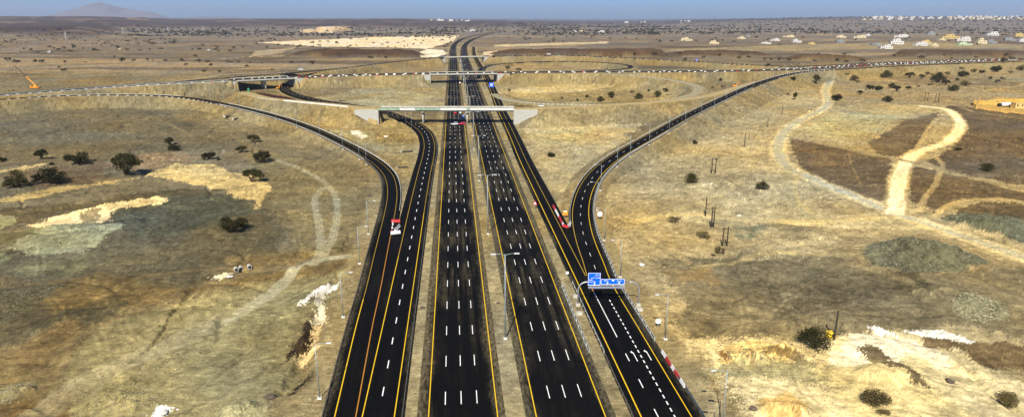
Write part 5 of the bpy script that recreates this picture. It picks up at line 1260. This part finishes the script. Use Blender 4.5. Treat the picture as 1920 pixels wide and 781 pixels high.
# ------------------------------------------------------------------ trees: unit width, scaled to size
def crown_mesh(kind, seed, leaf, clumps, per, ls):
    """returns trunk mesh, crown mesh (width 1, foot at z = 0)"""
    r = random.Random(seed); tips = []
    for k in range(clumps):
        a = r.uniform(0, 2 * math.pi); q = math.sqrt(r.random())
        if kind == 'umbrella': z = .40 - .16 * q * q + r.uniform(-.05, .05); R = .40 * q; s = r.uniform(.10, .17); fl = .5
        elif kind == 'spread': z = .30 - .10 * q + r.uniform(-.10, .10); R = .42 * q; s = r.uniform(.08, .16); fl = .6
        else: z = .10 + (.34 - .22 * q * q) * r.random() ** .6; R = .38 * q; s = r.uniform(.11, .19); fl = .75
        tips.append((R * math.cos(a) * (1 if k % 3 else .8), R * math.sin(a), z, s, fl))
    if kind == 'spread':                        # one lobe pulled away, as in wind-shaped acacias
        for k in range(len(tips)):
            if tips[k][0] > .2: t = tips[k]; tips[k] = (t[0] + .05, t[1] * .6, t[2] - .05, t[3] * .9, t[4])
    tr = MB(); stems = 3 if kind != 'bush' else 4
    roots = [(r.uniform(-.03, .03), r.uniform(-.03, .03)) for _ in range(stems)]
    for i, t in enumerate(tips[:max(9, clumps // 2)]):
        rx, ry = roots[i % stems]
        tr.tube([(rx, ry, -.03), (rx + t[0] * .3, ry + t[1] * .3, t[2] * .45), (t[0] * .92, t[1] * .92, t[2] * .95)], .022, .006, 6)
    cr = MB()
    for (x, y, z, s, fl) in tips:
        for _ in range(per):
            while True:
                u = Vector((r.uniform(-1, 1), r.uniform(-1, 1), r.uniform(-1, 1)))
                if u.length < 1: break
            c = Vector((x + u.x * s, y + u.y * s, max(.015, z + u.z * s * fl)))
            n = Vector((r.uniform(-1, 1), r.uniform(-1, 1), r.uniform(-.2, 1))).normalized(); a = n.orthogonal().normalized(); b = n.cross(a)
            l = ls * r.uniform(.6, 1.3); th = r.uniform(0, 6.28); a, b = a * math.cos(th) + b * math.sin(th), b * math.cos(th) - a * math.sin(th)
            cr.add([c - a * l, c + b * l * .55, c + a * l, c - b * l * .55], [(0, 1, 2, 3)])
    return tr.mesh('trunk', M_TRUNK), cr.mesh('crown', leaf)
PROTO = {}
for i, (kd, lf) in enumerate((('umbrella', M_LEAF), ('spread', M_LEAF), ('bush', M_LEAF), ('umbrella', M_LEAF), ('spread', M_LEAFB), ('bush', M_LEAFG), ('bush', M_LEAFB), ('spread', M_LEAF))):
    PROTO[i] = crown_mesh(kd, 100 + i, lf, 30 if kd != 'bush' else 40, 90 if i in (0, 1, 2, 3, 7) else 64, .025 if i in (0, 1, 2, 3, 7) else .022)
MIDP = {}
def joined(kind, seed, leaf, clumps, per, ls):
    t, c = crown_mesh(kind, seed, leaf, clumps, per, ls)
    me = bpy.data.meshes.new('tree'); bm = bmesh.new(); bm.from_mesh(c); n0 = len(bm.faces); bm.from_mesh(t)
    bm.faces.ensure_lookup_table()
    for f in bm.faces[n0:]: f.material_index = 1
    bm.to_mesh(me); bm.free(); me.materials.append(leaf); me.materials.append(M_TRUNK); return me
for i, kd in enumerate(('umbrella', 'spread', 'bush', 'spread', 'umbrella', 'bush')): MIDP[i] = joined(kd, 300 + i, M_LEAF if i != 5 else M_LEAFG, 14, 30, .045)
NTREE = 0
M_LEAFD = mat('far_scrub_leaves', (.014, .014, .007), .9, var=.3, vs=.05, spec=.05)
def tree(px, py, wpx, v, label, group=None, hs=1.0, name='acacia_tree', parts=True, rz=None, trunkless=False):
    global NTREE
    x, y, z = G(px, py); k = FPX / (y * CP + (CAM_H - z) * SP); w_ = wpx / k
    rz = random.uniform(0, 6.28) if rz is None else rz
    if parts:
        root = empty(name, (x, y, z - .05), rz); t, c = PROTO[v]; link('trunk', t, root); link('crown', c, root)
    else:
        root = link(name, MIDP[v], None, (x, y, z - .05), rz)
    root.scale = (w_, w_, w_ * hs * 1.18 * random.uniform(.95, 1.1)); tag(root, label, 'tree' if name != 'bush' else 'bush', group); NTREE += 1; return root
NEAR = [(237, 327, 66, 0, 'large dense dark acacia beside the bright sand patch on the left field', 1.05), (95, 343, 58, 1, 'wide open crowned acacia left of the large dense one', 1.0), (147, 308, 44, 7, 'three lobed dark acacia above the wide open one', 1.0), (80, 298, 28, 3, 'small umbrella acacia at the left, second from the frame edge', 1.1),
        (97, 309, 11, 2, 'tiny bush below the small umbrella acacia at left', .9), (31, 329, 24, 4, 'dry grey green bush tree above the leftmost spreading acacia', 1.1), (32, 350, 48, 1, 'leftmost spreading acacia low on the left field', .9), (4, 303, 18, 7, 'acacia cut by the left edge of the frame', 1.0),
        (318, 271, 22, 0, 'round topped acacia, upper of a touching pair on the left field', 1.1), (328, 282, 27, 1, 'ragged acacia, lower of a touching pair on the left field', .8), (392, 299, 27, 7, 'upright acacia with a small bush at its right foot', 1.2), (410, 300, 9, 2, 'small bush at the right foot of the upright acacia', .8),
        (453, 286, 26, 3, 'flat topped acacia right of the upright one', .9), (475, 267, 27, 0, 'uppermost acacia of the right cluster on the left field', 1.0), (494, 304, 37, 7, 'double crowned dark acacia below the uppermost one', 1.15), (474, 341, 44, 0, 'big leaning dark acacia at the edge of the pale sand', 1.0), (436, 433, 60, 7, 'lone broad dark acacia low in the middle of the left field', .9),
        (1034, 294, 17, 2, 'lone dark bush tree on the sand wedge right of the highway', 1.1), (1303, 270, 11, 1, 'small crooked tree high on the right bank', 1.4), (1296, 343, 31, 5, 'leafy green tree below the twin wooden poles', 1.15), (1429, 355, 28, 5, 'rounded green tree beside the faint tracks', 1.0), (1318, 446, 30, 4, 'dry spiky bush left of the close twin poles', .95),
        (1349, 475, 24, 4, 'brown dry bush at the foot of the twin poles', 1.2), (1337, 479, 9, 6, 'little dry shrub left of the brown bush', .8), (1524, 651, 68, 5, 'big bright lit bushy tree beside the tall wooden pole', 1.1), (1640, 757, 56, 6, 'brown dry bush at the bottom right, nearest the camera', 1.0), (1657, 775, 28, 6, 'low dry shrub touching the brown bush at bottom right', .6),
        (1886, 757, 50, 6, 'dry rounded bush at the bottom right corner', 1.0), (1851, 320, 33, 5, 'deep green bush on the dark field at right', .8), (1797, 281, 15, 2, 'low dark shrub on the dark field above the green bush', .5), (1529, 157, 15, 0, 'umbrella tree on a tall bare trunk beside the dirt road', 2.0), (1490, 187, 10, 0, 'small tree on a bare trunk left of the dirt road', 2.6), (1568, 188, 21, 2, 'dense oval tree just right of the dirt road', 1.0)]
for px, py, w_, v, lab, hs in NEAR: tree(px, py, w_, v, lab, None, hs, 'acacia_tree' if 'tree' in lab or 'acacia' in lab else 'bush')
RINGT = [(1125.5, 191, 18, 5), (1146, 183, 18, 5), (1197.5, 186, 19, 5), (1185.5, 175, 9, 0), (1216, 172, 8, 2), (1247, 173, 12, 0), (1233, 182, 19, 5), (1101, 183, 10, 2), (1054, 185, 7, 2), (1082.5, 189.5, 8, 2), (955, 171, 8, 5), (1351, 153, 10, 2), (1356, 165.5, 10, 0), (1335.5, 165.5, 7, 3)]
for i, (a, b, w_, v) in enumerate(RINGT): tree(a, b, w_, v, f'dark green tree inside or beside the gravel ring, {dirs[sorted(t[0] for t in RINGT).index(a)].replace("nearest", "first")} counting from the left', 'trees around the gravel ring', 1.1, parts=w_ > 11) if False else tree(a, b, w_, v % 6 if w_ <= 11 else v, 'dark green tree at the gravel ring, ' + dirs[sorted(t[0] for t in RINGT).index(a)].replace('nearest', 'first') + ' counting from the left', 'trees around the gravel ring', 1.1, parts=w_ > 11)
MIDR = [(1477, 179, 8), (1612, 177, 12), (1602, 151, 18), (1607, 155, 11), (1587.5, 146, 10), (1630, 168, 18), (1487, 150, 12), (1662, 146, 25), (1705.6, 146, 19), (1727.5, 147, 13), (1739, 140, 10), (1748, 138, 8), (1776, 140, 12), (1802, 134, 9), (1805, 144, 22), (1758, 155, 30), (1773.5, 159, 17), (1794.6, 151.5, 11), (1810, 161, 21), (1787, 170.5, 22), (1826, 135, 13), (1840, 137, 13), (1867, 133, 20), (1879, 124, 13),
        (1869, 135.5, 19), (1894, 138, 10), (1914, 132, 17), (1856, 149, 9), (1878.5, 148.5, 10), (1870.5, 156.5, 11), (1647, 169, 17), (1672, 165, 15), (1681.6, 171.5, 18), (1703.5, 168.5, 13), (1721, 164.5, 8), (1664, 190.5, 20), (1744, 160.5, 9), (1823, 198, 9)]
o_ = sorted(MIDR)
for i, (a, b, w_) in enumerate(MIDR):
    kd = 'small' if w_ < 12 else ('broad' if w_ > 18 else 'medium')
    tree(a, b, w_, (i * 3) % 8 if w_ > 11 else i % 5, f'{kd} dark tree in the scrub between the crossing road and the walled yard', f'{kd} trees in the right scrub', random.uniform(.85, 1.15), parts=w_ > 11)
FARR_T = [(1385, 111, 10), (1404, 108, 9), (1433, 112.6, 7), (1446, 113, 7), (1460, 114, 9), (1479.6, 115, 11), (1527, 115, 9), (1569, 115, 10), (1587.5, 117, 9), (1615, 118, 14), (1582, 104, 9), (1535, 102, 6), (1440, 125, 12), (1390.6, 123.5, 8), (1191, 105, 10), (1227.5, 105, 11), (1274, 101, 9), (1284, 114, 10), (1319, 109, 9), (1163, 104, 6), (1096, 99, 7), (1116, 102.5, 6), (1349, 105, 9), (1251, 104, 5),
          (952.5, 132, 14), (972.5, 134, 12), (1727, 109, 13), (1676.5, 106, 8), (1898, 106, 11), (1769, 107, 6), (1784, 111, 6), (1830, 108, 7), (1885, 107, 9)]
for i, (a, b, w_) in enumerate(FARR_T): tree(a, b, w_, i % 5, 'small dark tree along the stony ridge beyond the crossing road, right of the highway', 'trees beyond the crossing road', 1.0, parts=False)
LPL = [(15, 115.5, 13), (31, 117, 14), (66.6, 117, 11), (79, 117.5, 12), (121.7, 118.5, 9), (111, 128, 8), (120, 132.5, 12), (229, 115.5, 14), (251, 115, 9), (276.6, 114, 9), (287, 114.5, 5), (310, 114.5, 9), (342, 114.5, 9), (366, 106.5, 9), (350, 123.5, 10), (372.7, 117, 12), (389, 117, 10), (395, 123.5, 9), (428, 116.5, 8), (435, 118, 7), (448, 117, 7), (463, 125, 9), (470, 118.5, 6), (383, 135.5, 10), (411.6, 136, 9), (93.5, 90, 9), (119, 89.5, 7), (138, 90, 10), (132, 97.5, 9),
       (177, 96.5, 9), (184, 96.5, 5), (210, 86.5, 6), (221, 90, 9), (240, 94.5, 7), (282, 94, 6), (285.6, 84.5, 12), (374, 93, 7), (360.6, 93, 5), (407, 90, 8), (437.5, 91.5, 9), (431.6, 97.5, 9), (469, 100.5, 6), (214.6, 107.5, 6), (410, 96.5, 6), (547.6, 119.5, 10), (586, 120.5, 13), (695, 109.5, 12), (723, 109.5, 8), (511, 132.5, 8), (491, 119.5, 6), (563, 88, 9), (586, 81, 9), (632, 82, 9), (657, 87.5, 7), (701, 82.5, 7), (726, 82, 7), (746, 81, 6), (775, 84, 6), (790, 82, 6), (600, 87, 6), (1, 86, 6), (25, 126, 3), (160, 117, 4), (164, 117, 3), (17, 171.5, 4), (25, 171, 6)]
for i, (a, b, w_) in enumerate(LPL): tree(a, b, w_, i % 5, 'small dark acacia far off on the flat plain left of the highway', 'acacias on the left plain', .95, parts=False)
# scattered scrub of the far plain, in the densities of the photograph
SC = []
rr = random.Random(5)
def scatter(n, u0_, u1_, v0_, v1_, w0, w1, pw=1.0, clump=0.0):
    k = 0
    while k < n:
        u, v = rr.uniform(u0_, u1_), v0_ + (v1_ - v0_) * rr.random() ** pw
        x, y = W(u, v)
        if clump and float(fbm(np.array([x / 260.]), np.array([y / 200.]), 808, 3)[0]) < clump: continue
        SC.append((u, v, rr.uniform(w0, w1))); k += 1
scatter(46, 480, 860, 68, 90, 4, 7); scatter(30, -100, 480, 78, 100, 4, 8); scatter(26, 950, 1250, 62, 80, 4, 6); scatter(40, 1240, 2000, 62, 86, 5, 8)
scatter(1300, 1180, 2100, 44, 64, 3.2, 6.0, 1.0, .46); scatter(800, 960, 1240, 47, 66, 2.8, 4.6, 1.0, .44); scatter(800, 240, 860, 55, 70, 3.0, 5.4, .9, .46); scatter(220, -150, 330, 66, 84, 3, 5, 1.2, .42); scatter(1300, 1250, 2200, 38.5, 46, 2.2, 3.6, 1.0, .45)
scatter(150, 790, 950, 52, 62, 2.4, 4.2, 1.0, .42)
BUDGET = 285 - NTREE
rd = []
for (u, v, w_) in SC:
    x, y = W(u, v); rd.append((u, v, w_))
xs = np.array([W(u, v)[0] for u, v, _ in SC]); ys = np.array([W(u, v)[1] for u, v, _ in SC]); zs, dcl = ground_z(xs, ys, True)[:2]
keep = [i for i in range(len(SC)) if dcl[i] > 6]
keep.sort(key=lambda i: -SC[i][2])
stuff = MB()
for n, i in enumerate(keep):
    u, v, w_ = SC[i]; k = FPX / (ys[i] * CP + (CAM_H - zs[i]) * SP); wm = min(22, w_ / k * 1.15)
    if n < BUDGET:
        o = link('acacia_tree', MIDP[n % 5], None, (xs[i], ys[i], zs[i] - .05), rr.uniform(0, 6)); o.scale = (wm, wm, wm * .95)
        side = 'right' if u > 900 else 'left'
        tag(o, f'tiny dark tree dotted on the far plain, {side} of the distant highway', 'tree', f'scattered far trees {side} of the highway')
    else:
        c = Vector((xs[i], ys[i], zs[i]))
        for _ in range(9):
            p = c + Vector((rr.gauss(0, .22), rr.gauss(0, .22), .28 + rr.gauss(0, .11))) * wm; s = wm * rr.uniform(.12, .24)
            stuff.add([p + Vector((-s, 0, -s * .5)), p + Vector((s, 0, -s * .5)), p + Vector((0, s * .4, s * .7)), p + Vector((0, -s, 0)), p + Vector((0, s, 0))], [(0, 1, 2), (3, 4, 2)])
tag(stuff.build('far_scrub', M_LEAFD), kind='stuff')
# low scrub on the bank edges and the rubble strip
def scrub(poly_pts, n, s0, s1, nm, m):
    mb = MB()
    for _ in range(n):
        u = rr.uniform(poly_pts[0], poly_pts[1]); v = rr.uniform(poly_pts[2], poly_pts[3]); x, y, z = G(u, v); s = rr.uniform(s0, s1)
        for _ in range(14):
            p = Vector((x, y, z)) + Vector((rr.gauss(0, .5), rr.gauss(0, .5), abs(rr.gauss(.2, .15)))) * s; l = s * rr.uniform(.15, .35)
            mb.add([p + Vector((-l, 0, -l)), p + Vector((l, 0, -l)), p + Vector((0, l * .5, l))], [(0, 1, 2)])
    tag(mb.build(nm, m), kind='stuff')
scrub((965, 1000, 198, 201), 16, 1.0, 2.2, 'low_scrub', M_LEAFB); scrub((1000, 1260, 172, 190), 26, .6, 1.6, 'low_scrub', M_LEAF); scrub((1640, 1900, 138, 172), 60, .7, 1.8, 'low_scrub', M_LEAFB); scrub((1400, 1620, 112, 122), 24, .8, 2, 'low_scrub', M_LEAF)

# ------------------------------------------------------------------ village and far town
def hmat(n, c): return mat(n, c, .9, var=.08, vs=.3, spec=.1)
HM = {'white': hmat('white_render', (.52, .50, .46)), 'cream': hmat('cream_render', (.55, .46, .29)), 'yellow': hmat('yellow_render', (.5, .37, .14)), 'grey': hmat('grey_block', (.24, .25, .25)), 'green': hmat('pale_green_render', (.42, .50, .33))}
M_WIN = mat('window_dark', (.03, .035, .04), .3)
def house(px, py, wpx, hpx, c, label, seed):
    r = random.Random(seed); x, y, z = G(px, py); k = FPX / (y * CP + (CAM_H - z) * SP); Wm, Hm = wpx / k, hpx / k * .9
    root = empty('house', (x, y, z - .3), r.uniform(-.15, .15)); tag(root, label, 'house', None); D = min(18, Wm * .7); m_ = HM[c]
    two = Hm > 7; h1 = Hm * (.55 if two else .8)
    MB().box((0, 0, h1 / 2), (Wm, D, h1)).build('wall', m_, root)
    rf = MB().box((0, 0, h1 + .25), (Wm + .5, D + .5, .5)).build('roof', m_, root)
    up = r.uniform(-.18, .18) * Wm; uw = Wm * r.uniform(.4, .62)
    MB().box((up, .8, h1 + .5 + (Hm - h1) * .45), (uw, D * .7, (Hm - h1) * .9)).build('upper_storey', m_, root)
    MB().box((up + uw * .25, 1.2, Hm + .9), (uw * .3, D * .3, 1.8)).build('stair_tower', m_, rf)
    MB().box((-Wm * .28, -D / 2 - 1.2, 2.0), (Wm * .22, 2.4, .4)).build('porch', m_, root)
    n = max(2, int(Wm / 6))
    for i in range(n):
        MB().box(((-.42 + .84 * (i + .5) / n) * Wm, -D / 2 - .02, h1 * .55), (min(2.2, Wm / n * .4), .2, h1 * .34)).build('window', M_WIN, root)
    for i in range(2): MB().box((up + (i - .5) * uw * .45, .8 - D * .35 - .03, h1 + .5 + (Hm - h1) * .4), (uw * .16, .2, (Hm - h1) * .4)).build('window', M_WIN, root)
    MB().box((-Wm * .28, -D / 2 - .03, 1.3), (1.6, .2, 2.5)).build('door', M_WIN, root)
    return root
VIL = [(1286, 76.5, 21, 6, 'cream', 'cream house standing alone, leftmost of the scattered village'), (1338, 83, 17, 7, 'cream', 'pale square house on the ridge, second from the left'), (1389, 73.5, 15, 5, 'cream', 'cream house beside a small grey one'), (1402, 69.5, 7, 4, 'grey', 'small grey house behind the cream one'),
       (1452, 77, 18, 5, 'white', 'low white house with trees before it'), (1435, 82.5, 18, 3.5, 'white', 'very low white walled yard house in front'), (1478, 70, 20, 4, 'cream', 'long low cream house far back'), (1493, 80, 16, 7, 'white', 'bright white and grey house in the village middle'), (1520, 83.5, 12, 4, 'yellow', 'small sandy house at a dug pit'), (1576, 71, 18, 5, 'cream', 'cream house above a grey one'),
       (1574, 80, 15, 6, 'grey', 'dark grey unfinished house at the village middle'), (1610.6, 72, 23, 6, 'cream', 'wide cream house with hedge in front'), (1625, 67.5, 11, 4, 'white', 'white house peeping behind the wide cream one'), (1680, 83, 23, 11, 'white', 'tall white house with upper storey'), (1689, 70.5, 27, 6, 'white', 'long white house behind the tall white one'), (1660, 91.5, 22, 8, 'white', 'nearest white house low on the ridge'), (1642, 84.5, 18, 4, 'grey', 'low grey shed like house left of the tall white one'),
       (1727, 86, 28, 8, 'white', 'wide white house with yellow neighbour behind'), (1734, 83, 20, 8, 'yellow', 'yellow house rising behind the wide white one'), (1750, 87, 14, 6, 'cream', 'small cream house at the right end of the wide white one'), (1781, 73, 34, 9, 'yellow', 'large yellow house among dark trees'), (1766, 76, 14, 4, 'cream', 'low cream house left of the large yellow one'), (1805, 77.5, 24, 9, 'white', 'bright white stepped house right of the yellow one'), (1807, 85, 25, 6, 'green', 'pale green long house below the stepped white one'),
       (1839, 82, 17, 11, 'cream', 'tall cream house beside a grey one at right'), (1858, 81, 17, 7, 'grey', 'grey unfinished house with dark openings at right'), (1860, 67, 22, 8, 'white', 'white domed looking house far right back'), (1912, 69, 21, 7, 'yellow', 'yellow house at the right edge behind'), (1915, 79, 13, 7, 'white', 'white house cut by the right edge'), (1894, 76.5, 22, 6, 'grey', 'grey house with trees near the right edge'), (1744, 66, 15, 8, 'grey', 'dark grey block far behind the village'),
       (886, 59, 12, 4, 'white', 'bright white house beside the distant highway bend'), (874, 59.5, 6, 2.5, 'white', 'tiny white hut left of the bright house at the highway bend'), (1078, 60, 7, 3, 'white', 'left of three small white houses beyond the highway'), (1092, 60, 13, 3, 'cream', 'middle of three small pale houses beyond the highway'), (1127, 61, 13, 4, 'white', 'right of three small white houses beyond the highway'),
       (93, 98.5, 6, 3, 'white', 'small white hut alone on the left plain'), (225, 93.5, 5, 2.5, 'cream', 'small cream hut by trees on the left plain'), (392, 95, 5, 2.5, 'white', 'small white hut near the middle of the left plain')]
for i, (a, b, w_, h_, c, lab) in enumerate(VIL): house(a, b, w_, h_, c, lab, 900 + i)
tw = random.Random(3); TM = [MB().box((0, 0, .5), (1, 1, 1)).box((.12, .05, 1.15), (.5, .6, .4)).mesh('house', HM[c]) for c in ('white', 'cream', 'white', 'white')]
for i in range(150):
    u = tw.uniform(1612, 1925); lift_ = (u - 1612) / 300
    y = tw.uniform(8300, 10600); zc_ = y * CP + CAM_H * SP; x = (u - 960) / FPX * zc_; z = GZ(x, y)
    o = link('house', TM[i % 4], None, (x, y, z - 1), tw.uniform(-.4, .4)); o.scale = (tw.uniform(14, 38), tw.uniform(10, 20), tw.uniform(9, 18)); tag(o, 'tiny pale house in the distant town on the right horizon', 'house', 'houses of the distant town')
for i in range(26):
    u = tw.choice([tw.uniform(800, 880), tw.uniform(1160, 1210), tw.uniform(1275, 1300)]); y = tw.uniform(9000, 12000); zc_ = y * CP + CAM_H * SP; x = (u - 960) / FPX * zc_; z = GZ(x, y)
    o = link('house', TM[i % 4], None, (x, y, z - 1), 0); o.scale = (tw.uniform(20, 50), 20, tw.uniform(10, 18)); tag(o, 'white speck of a building on the horizon beyond the highway', 'building', 'buildings on the horizon')
# walled yard at the right edge
yw = mat('yellow_yard_wall', (.52, .34, .10), .9, var=.12, vs=.3)
pts = [(*W(a, b), 0) for a, b in ((1829, 203), (1925, 214), (2030, 226))]
mb = MB()
for (p, q) in zip(pts[:-1], pts[1:]):
    an = math.atan2(q[1] - p[1], q[0] - p[0]); L_ = math.hypot(q[0] - p[0], q[1] - p[1]); mb.box(((p[0] + q[0]) / 2, (p[1] + q[1]) / 2, 1.8), (L_, .5, 4.4), an)
    for k in range(int(L_ // 8)): mb.box((p[0] + (q[0] - p[0]) * (k + .5) / int(L_ // 8), p[1] + (q[1] - p[1]) * (k + .5) / int(L_ // 8), 2.0), (.8, .8, 4.9), an)
p, q = pts[0], (*W(1838, 188), 0); an = math.atan2(q[1] - p[1], q[0] - p[0]); mb.box(((p[0] + q[0]) / 2, (p[1] + q[1]) / 2, 1.75), (math.hypot(q[0] - p[0], q[1] - p[1]), .5, 4.3), an)
tag(mb.build('yard_wall', yw), 'long yellow yard wall at the right edge of the plain', 'wall')
x, y = W(1888, 201); tk = empty('tank_truck', (x, y, GZ(x, y)), .05); tag(tk, 'white tank truck parked inside the yellow walled yard', 'truck')
MB().tube([(-6, 0, 3.2), (6, 0, 3.2)], 1.9, n=16).build('tank', M_CARW, tk, True); MB().box((-8.2, 0, 2.3), (2.6, 2.8, 3.4), bev=.3).build('cab', M_DARK, tk); MB().box((0, 0, 1.1), (14, 2.4, .5)).build('chassis', M_DARK, tk)
for wx in (-8, -4, 3, 5):
    for wy in (-1.2, 1.2): MB().tube([(wx, wy - .2, .6), (wx, wy + .2, .6)], .6, n=12).build('wheel', M_DARK, tk)
x, y = W(1907, 203); hb = empty('yard_house', (x, y, GZ(x, y))); tag(hb, 'small sandy block house inside the yellow walled yard', 'house')
MB().box((0, 0, 2.6), (9, 7, 5.2)).build('wall', HM['yellow'], hb); MB().box((0, 0, 5.35), (9.5, 7.5, .35)).build('roof', HM['yellow'], hb)
for k in (-2.4, 2.2): MB().box((k, -3.53, 3.2), (1.4, .2, 1.6)).build('window', M_WIN, hb)
# far transmission pylons
def pylon(px, py, h):
    x, y, z = G(px, py); r = empty('power_pylon', (x, y, z)); mb = MB(); b = h * .1
    for sx_, sy_ in ((-1, -1), (1, -1), (1, 1), (-1, 1)): mb.tube([(sx_ * b, sy_ * b, 0), (0, 0, h)], .25, .2, 5)
    for k in range(1, 7):
        zz = h * k / 7; c = b * (1 - k / 7)
        for (p, q) in (((-c, -c), (c, -c)), ((c, -c), (c, c)), ((c, c), (-c, c)), ((-c, c), (-c, -c))): mb.tube([(*p, zz), (*q, zz - h / 9)], .25, n=4)
    mb.build('tower', M_LAMP, r); am = MB()
    for k in (.72, .84, .95): am.box((0, 0, h * k), (h * .3, .8, .8))
    am.build('crossarms', M_LAMP, r); return r
for i, (a, b) in enumerate(((123, 69), (231, 63), (315, 60), (381, 57))): tag(pylon(a, b, 30), f'pale lattice pylon far on the left plain, {dirs[i].replace("nearest", "first")} from the left', 'pylon', 'distant power pylons')
# mountains behind the haze
def mountain(x0, x1, yb, pk, seed, label):
    n, k = 90, 14; v = []
    for j in range(k):
        for i in range(n):
            a = i / (n - 1); b_ = j / (k - 1); x = x0 + (x1 - x0) * a; yy = yb + (b_ - .5) * 5000
            e = (math.sin(math.pi * a) ** .9) * (1 - abs(2 * b_ - 1) ** 1.3)
            h_ = pk * e * (.05 + 1.5 * float(fbm(np.array([x / 800.]), np.array([yy / 1500.]), seed, 6)[0]))
            v.append((x, yy, h_ - 12))
    f = [(j * n + i, j * n + i + 1, (j + 1) * n + i + 1, (j + 1) * n + i) for j in range(k - 1) for i in range(n - 1)]
    me = bpy.data.meshes.new('mountain'); me.from_pydata(v, [], f); me.polygons.foreach_set('use_smooth', [True] * len(f)); me.materials.append(M_MT); o = link('mountain', me); tag(o, kind='structure')
M_MT = mat('mountain_rock', (.12, .105, .12), .95, var=.2, vs=.001, spec=.05)
Dm = 24500.
mountain((115 - 960) / FPX * Dm, (335 - 960) / FPX * Dm, Dm, 560, 75, ''); mountain((-160 - 960) / FPX * Dm, (75 - 960) / FPX * Dm, Dm, 260, 72, ''); mountain((330 - 960) / FPX * Dm, (520 - 960) / FPX * Dm, Dm, 150, 73, '')
mountain((640 - 960) / FPX * Dm, (830 - 960) / FPX * Dm, Dm, 130, 74, '')
# ------------------------------------------------------------------ light, air, camera
SUN_AZ = math.atan2(-5.4, -25.7)             # where the light comes from: behind the camera, a little to the left
SUN_EL = rad(43)
sx, sy = math.sin(SUN_AZ) , math.cos(SUN_AZ)
sun = bpy.data.lights.new('sun', 'SUN'); sun.energy = 5.0; sun.angle = rad(.5); sun.color = (1, .93, .80)
so = bpy.data.objects.new('sun', sun); COL.objects.link(so)
vec = Vector((sx * math.cos(SUN_EL), sy * math.cos(SUN_EL), math.sin(SUN_EL)))
so.rotation_euler = vec.to_track_quat('Z', 'Y').to_euler(); so.location = vec * 300
w = bpy.data.worlds.new('World'); scene.world = w; w.use_nodes = True
wn = w.node_tree; bg = wn.nodes['Background']
sky = wn.nodes.new('ShaderNodeTexSky'); sky.sky_type = 'NISHITA'; sky.sun_disc = False
sky.sun_elevation = SUN_EL; sky.sun_rotation = SUN_AZ; sky.altitude = 0; sky.air_density = 1.0; sky.dust_density = 1.5; sky.ozone_density = 3.0
tint = wn.nodes.new('ShaderNodeMix'); tint.data_type = 'RGBA'; tint.blend_type = 'MULTIPLY'; tint.inputs['Factor'].default_value = 1
# the lowest band of sky is a clear dusty blue, the dome above it stays as the sky model gives it
gen = wn.nodes.new('ShaderNodeTexCoord'); sepz = wn.nodes.new('ShaderNodeSeparateXYZ'); wn.links.new(gen.outputs['Generated'], sepz.inputs[0])
rmp = wn.nodes.new('ShaderNodeValToRGB'); e_ = rmp.color_ramp.elements
e_[0].position = 0.0; e_[0].color = (1.0, 1.7, 2.75, 1); e_[1].position = .3; e_[1].color = (.62, .80, 1.0, 1); k_ = e_.new(.035); k_.color = (.68, 1.55, 3.3, 1)
wn.links.new(sepz.outputs['Z'], rmp.inputs['Fac']); wn.links.new(rmp.outputs['Color'], tint.inputs['B'])
wn.links.new(sky.outputs['Color'], tint.inputs['A']); wn.links.new(tint.outputs['Result'], bg.inputs['Color'])
bg.inputs['Strength'].default_value = .05
hz = MB().box((0, 13500, 320), (110000, 29600, 642)).build('haze', [])
hm_ = bpy.data.materials.new('haze'); hm_.use_nodes = True; hn = hm_.node_tree; hn.nodes.remove(hn.nodes['Principled BSDF'])
pv = hn.nodes.new('ShaderNodeVolumePrincipled'); pv.inputs['Color'].default_value = (.72, .80, 1.0, 1); pv.inputs['Density'].default_value = 3.2e-5; pv.inputs['Anisotropy'].default_value = .1
hn.links.new(pv.outputs['Volume'], hn.nodes['Material Output'].inputs['Volume'])
hz.data.materials.append(hm_); tag(hz, kind='stuff')
cam = bpy.data.cameras.new('camera'); cam.sensor_width = 36; cam.lens = FPX / 1920 * 36; cam.clip_start = 1; cam.clip_end = 120000
cobj = bpy.data.objects.new('camera', cam); COL.objects.link(cobj); cobj.location = (0, 0, CAM_H); cobj.rotation_euler = (math.pi / 2 - PITCH, 0, 0)
scene.camera = cobj
scene.render.engine = 'CYCLES'
scene.cycles.volume_bounces = 0; scene.cycles.max_bounces = 4; scene.cycles.diffuse_bounces = 2
scene.view_settings.view_transform = 'Standard'; scene.view_settings.look = 'None'; scene.view_settings.gamma = 1.0; scene.view_settings.exposure = .6
